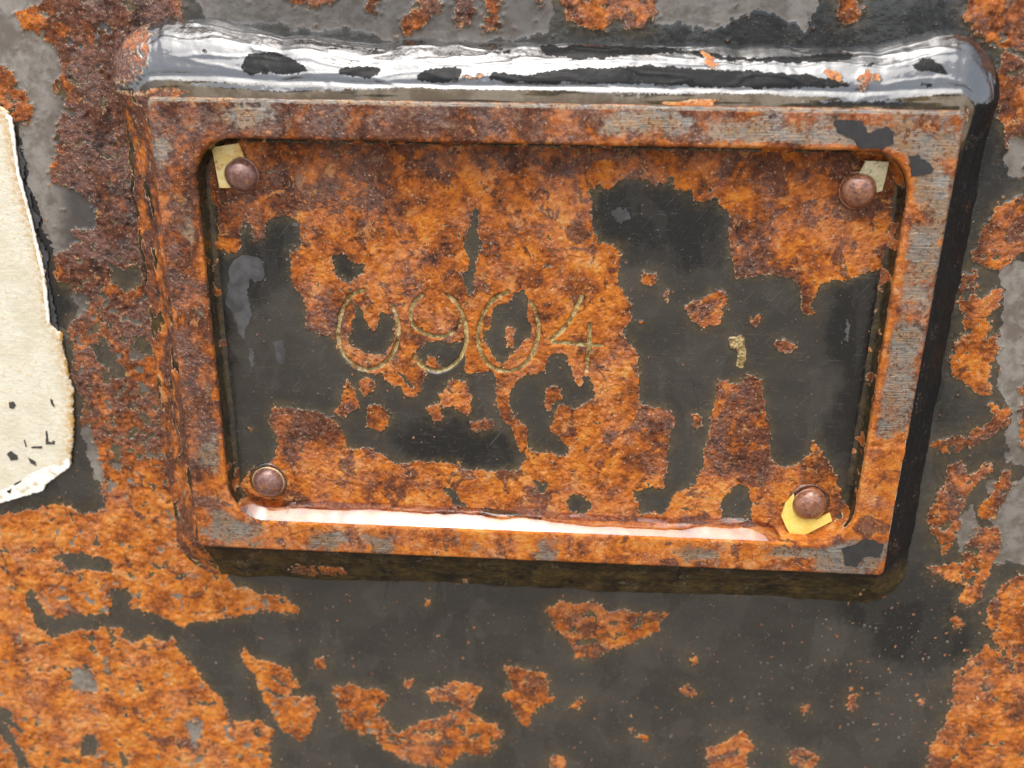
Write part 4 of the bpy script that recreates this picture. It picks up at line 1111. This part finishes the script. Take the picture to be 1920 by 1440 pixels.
def torus(name, x, z, R0, r0, y, mat, parent=None, wob=0.1, seed=0):
    nc, ni = 56, 10; rs = np.random.RandomState(seed); ph = rs.rand(3) * 6.28; co = []
    for i in range(ni):
        a = 2 * math.pi * i / ni
        for j in range(nc):
            t = 2 * math.pi * j / nc
            k = 1 + wob * (0.5 * math.sin(2 * t + ph[0]) + 0.5 * math.sin(3 * t + ph[1]))
            rr = R0 + r0 * k * math.cos(a)
            co.append((x + rr * math.cos(t), y - 0.6 * r0 * k * math.sin(a), z + rr * math.sin(t)))
    idx = np.arange(ni * nc).reshape(ni, nc); n1 = np.roll(idx, -1, 1)
    f = np.stack([idx, n1, np.roll(n1, -1, 0), np.roll(idx, -1, 0)], -1).reshape(-1, 4)
    return link(name, np_mesh(name, np.array(co), f), mat, parent)
o = torus('brass_ring', -67.4, -37.6, 3.85, 0.24, FLOOR - 0.30, M_RING, wob=0.3, seed=5)
tag(o, 'thin broken brass ring left round the rivet that has no tag', 'metal scrap', 'torn tag scraps under the rivets')

# water lying on the lower ledge of the recess
def build_water():
    xs = np.arange(-73.5, 60.1, 0.5); n = 26
    co = []
    for x in xs:
        cor = max(0.0, abs(x) - (IW - IR)); lift = IR - math.sqrt(max(IR * IR - cor * cor, 0.0)) if cor > 0 else 0.0
        base = -IH + lift
        wv = 0.35 * math.sin(x * 0.11) + 0.25 * math.sin(x * 0.31 + 1.0)
        for k in range(n):
            f = k / (n - 1)                       # 0 on the recess floor, 1 at the front arris of the ledge
            y = FLOOR + 0.15 - f * 5.35
            end = min(1.0, max(0.0, (60.0 - x) / 7.0)) ** 0.5
            z = base - 0.4 * (1 - end) - 0.05 + (3.5 + 0.35 * wv - 0.9 * max(0.0, math.sin(x * 0.045 + 0.6)) ** 2) * end * (1 - f) + 0.30 * math.sin(math.pi * f)
            co.append((x, y, z))
    co = np.array(co)
    co[:, 2] += 0.05 * fbm(co[:, 0], co[:, 1], 5, 2, 501)
    o = link('water_pool', np_mesh('water_pool', co, grid_faces(len(xs), n)), M_WATER)
    tag(o, 'shallow rainwater lying along the lower ledge of the recess, mirroring white sky', 'water')
build_water()
for x, z, rr, sd_, lb in ((-67.4, -37.3, 4.25, 1, 'water ring clinging round the rivet that has no tag'), (66.4, -37.5, 4.45, 2, 'water ring clinging round the wet rusty rivet with the crescent scrap')):
    o = torus('water_ring', x, z, rr, 0.50, FLOOR - 0.05, M_WATER, wob=0.35, seed=sd_)
    tag(o, lb, 'water', 'water rings round the rivets')

# rain droplets on the lower panel: far too many to count
def build_drops():
    rs = np.random.RandomState(7); co = []; fs = []
    nc, ni = 10, 5
    for k in range(240):
        x = rs.uniform(-95, 130); z = rs.uniform(-138, -72)
        if k % 3 == 0:
            x = rs.uniform(55, 110); z = rs.uniform(-112, -74)
        rad = 0.16 + 0.30 * rs.rand() ** 2.5; b = len(co)
        for i in range(ni):
            a = math.pi / 2 * i / (ni - 1)
            for j in range(nc):
                t = 2 * math.pi * j / nc
                co.append((x + rad * math.sin(a) * math.cos(t), -0.02 - rad * 0.75 * math.cos(a), z + rad * math.sin(a) * math.sin(t) * 1.15))
        for i in range(ni - 1):
            for j in range(nc):
                fs.append((b + i * nc + j, b + (i + 1) * nc + j, b + (i + 1) * nc + (j + 1) % nc, b + i * nc + (j + 1) % nc))
    g = G('rain_drops')
    p = g.n('BsdfPrincipled', {'Base Color': (0.10, 0.085, 0.06), 'Roughness': 0.05, 'IOR': 1.4})
    o = link('rain_droplets', np_mesh('rain_droplets', np.array(co), np.array(fs)), g.done(p.outputs[0]))
    tag(o, 'fine rain droplets sprinkled over the black paint below the block', 'water droplets', kind='stuff')
build_drops()

# ------------------------------------------------------------------ cream sticker plate at the side
def build_label():
    st = 0.4
    p = np.array(LABEL_OUTLINE).reshape(-1, 2)
    xs = np.arange(p[:, 0].min() - 1, p[:, 0].max() + 1, st); zs = np.arange(p[:, 1].min() - 1, p[:, 1].max() + 1, st)
    X, Z = np.meshgrid(xs, zs)
    wx = X + 0.35 * fbm(X, Z, 2.0, 3, 601); wz = Z + 0.35 * fbm(X, Z, 2.0, 3, 602)
    r = Raster(p[:, 0].min() - 3, p[:, 1].min() - 3, p[:, 0].max() + 3, p[:, 1].max() + 3, 0.2)
    a = r.new(); r.fill(a, LABEL_OUTLINE, 1.0)
    c = r.sample(r.blur(a, 0.3), wx, wz)
    def curl(x, z):
        return 1.1 * sstep(-128, -108, x) * sstep(-25, -50, z) + 0.15
    lift = curl(X, Z)
    front = -(0.75 + lift + 0.05 * fbm(X, Z, 7, 3, 603) + 0.035 * fbm(X, Z, 1.4, 3, 604))
    # round the edge over
    front = front + 0.45 * sstep(0.95, 0.45, c)
    inside_c = c > 0.5
    nb_out = np.zeros_like(inside_c)
    pad = np.pad(inside_c, 1, constant_values=False)
    for dj in (0, 1, 2):
        for di in (0, 1, 2):
            nb_out |= ~pad[dj:dj + X.shape[0], di:di + X.shape[1]]
    edge_v = inside_c & nb_out
    gz_, gx_ = np.gradient(c, st)
    g2 = np.maximum(gx_ ** 2 + gz_ ** 2, 0.05)
    stepn = np.clip((0.5 - c) / g2, -0.6, 0.6) * edge_v
    X = X + gx_ * stepn; Z = Z + gz_ * stepn
    # pull the border vertices on to the outline
    n = X.size; idx = np.arange(n).reshape(X.shape)
    fm = inside_c[:-1, :-1] & inside_c[:-1, 1:] & inside_c[1:, 1:] & inside_c[1:, :-1]
    f = grid_faces(*X.shape)[fm.ravel()]
    top = np.stack([X, front, Z], -1).reshape(-1, 3); back = np.stack([X, np.full(X.shape, -0.1) - 0.55 * lift, Z], -1).reshape(-1, 3)
    # boundary walls
    e = np.concatenate([f[:, [0, 1]], f[:, [1, 2]], f[:, [2, 3]], f[:, [3, 0]]])
    key = e.min(1) * n + e.max(1); u, ct = np.unique(key, return_counts=True)
    be = e[np.isin(key, u[ct == 1])]
    walls = np.stack([be[:, 1], be[:, 0], be[:, 0] + n, be[:, 1] + n], -1)
    allf = np.concatenate([f, f[:, ::-1] + n, walls])
    co = np.concatenate([top, back])
    used, inv = np.unique(allf, return_inverse=True)
    es = np.concatenate([1 - r.sample(r.blur(a, 2.2, 2), X, Z).ravel()] * 2)
    me = np_mesh('sheet', co[used], inv.reshape(allf.shape), {'edge': es[used]})
    g = G('cream_sticker'); v = g.coord()
    n1 = g.noise(v, 0.10, 5.0, 0.6); n2 = g.noise(g.vscale(v, (1, 1, 1), (9, 3, 3)), 0.9, 5.0, 0.65); n3 = g.noise(g.vscale(v, (0.35, 1, 1.6)), 1.4, 4.0, 0.6)
    c0 = g.mix(g.step(n1, 0.35, 0.65), (0.55, 0.50, 0.37), (0.64, 0.605, 0.49))
    c0 = g.mix(g.mul(g.step(n3, 0.50, 0.75), 0.4), c0, (0.74, 0.71, 0.62))
    c0 = g.mix(g.mul(g.step(g.add(n2, g.mul(n1, 0.4)), 0.74, 0.90), 0.5), c0, (0.52, 0.34, 0.10))
    c0 = g.mix(g.mul(g.step(g.noise(g.vscale(v, (1, 1, 1), (40, 3, 3)), 1.8, 3.0, 0.5), 0.72, 0.78), 0.8), c0, (0.06, 0.05, 0.04))
    c0 = g.mix(g.math('MULTIPLY', g.mul(g.attr('edge'), g.step(g.add(n2, g.mul(n1, 0.5)), 0.62, 0.85)), 2.2, True), c0, (0.46, 0.25, 0.05))
    pb = g.n('BsdfPrincipled', {'Base Color': c0, 'Roughness': 0.36, 'Coat Weight': 0.8, 'Coat Roughness': 0.05, 'Normal': g.bump(g.add(n2, g.mul(n3, 0.3)), 0.00020), 'Coat Normal': g.bump(g.noise(v, 0.45, 3.0, 0.55), 0.00045)})
    root = empty('cream_label', (p[:, 0].mean() * MM, 0.0, p[:, 1].min() * MM))
    tag(root, 'weathered cream label with chipped edge stuck on the panel beside the block', 'label')
    link('sheet', me, g.done(pb.outputs[0]), root)
    bendf = lambda x, z: -float(curl(np.array(x), np.array(z)))
    M_W = simple('white_edge', (0.66, 0.64, 0.58), (0.78, 0.77, 0.73), 0.3, 0.4, coat=0.2, bump=0.00008, c3=(0.5, 0.42, 0.25))
    poly_prism('border', LABEL_BORDER, -0.86, 0.25, M_W, root, bevel=0.06, rough=0.12, seed=61, bend=bendf)['label'] = 'white line along the edge of the label'
    poly_prism('folded_edge', LABEL_FOLD, -0.90, 0.28, M_W, root, bevel=0.08, rough=0.18, seed=62, bend=bendf)['label'] = 'bright white bent-back lower edge'
    M_C = simple('label_chip', (0.02, 0.02, 0.02), (0.05, 0.045, 0.035), 1.0, 0.4, coat=0.5)
    for k, ch in enumerate(LABEL_CHIPS):
        poly_prism('chip', ch, -0.90, 0.2, M_C, root, bevel=0.0, rough=0.08, seed=70 + k, bend=bendf)
    M_G = simple('black_gum', (0.012, 0.013, 0.016), (0.035, 0.036, 0.042), 0.6, 0.22, coat=0.8, bump=0.0003)
    poly_prism('adhesive_edge', LABEL_GUM, -0.42, 0.5, M_G, root, bevel=0.12, rough=0.35, seed=63)['label'] = 'black adhesive squeezed out along the label edge'
build_label()
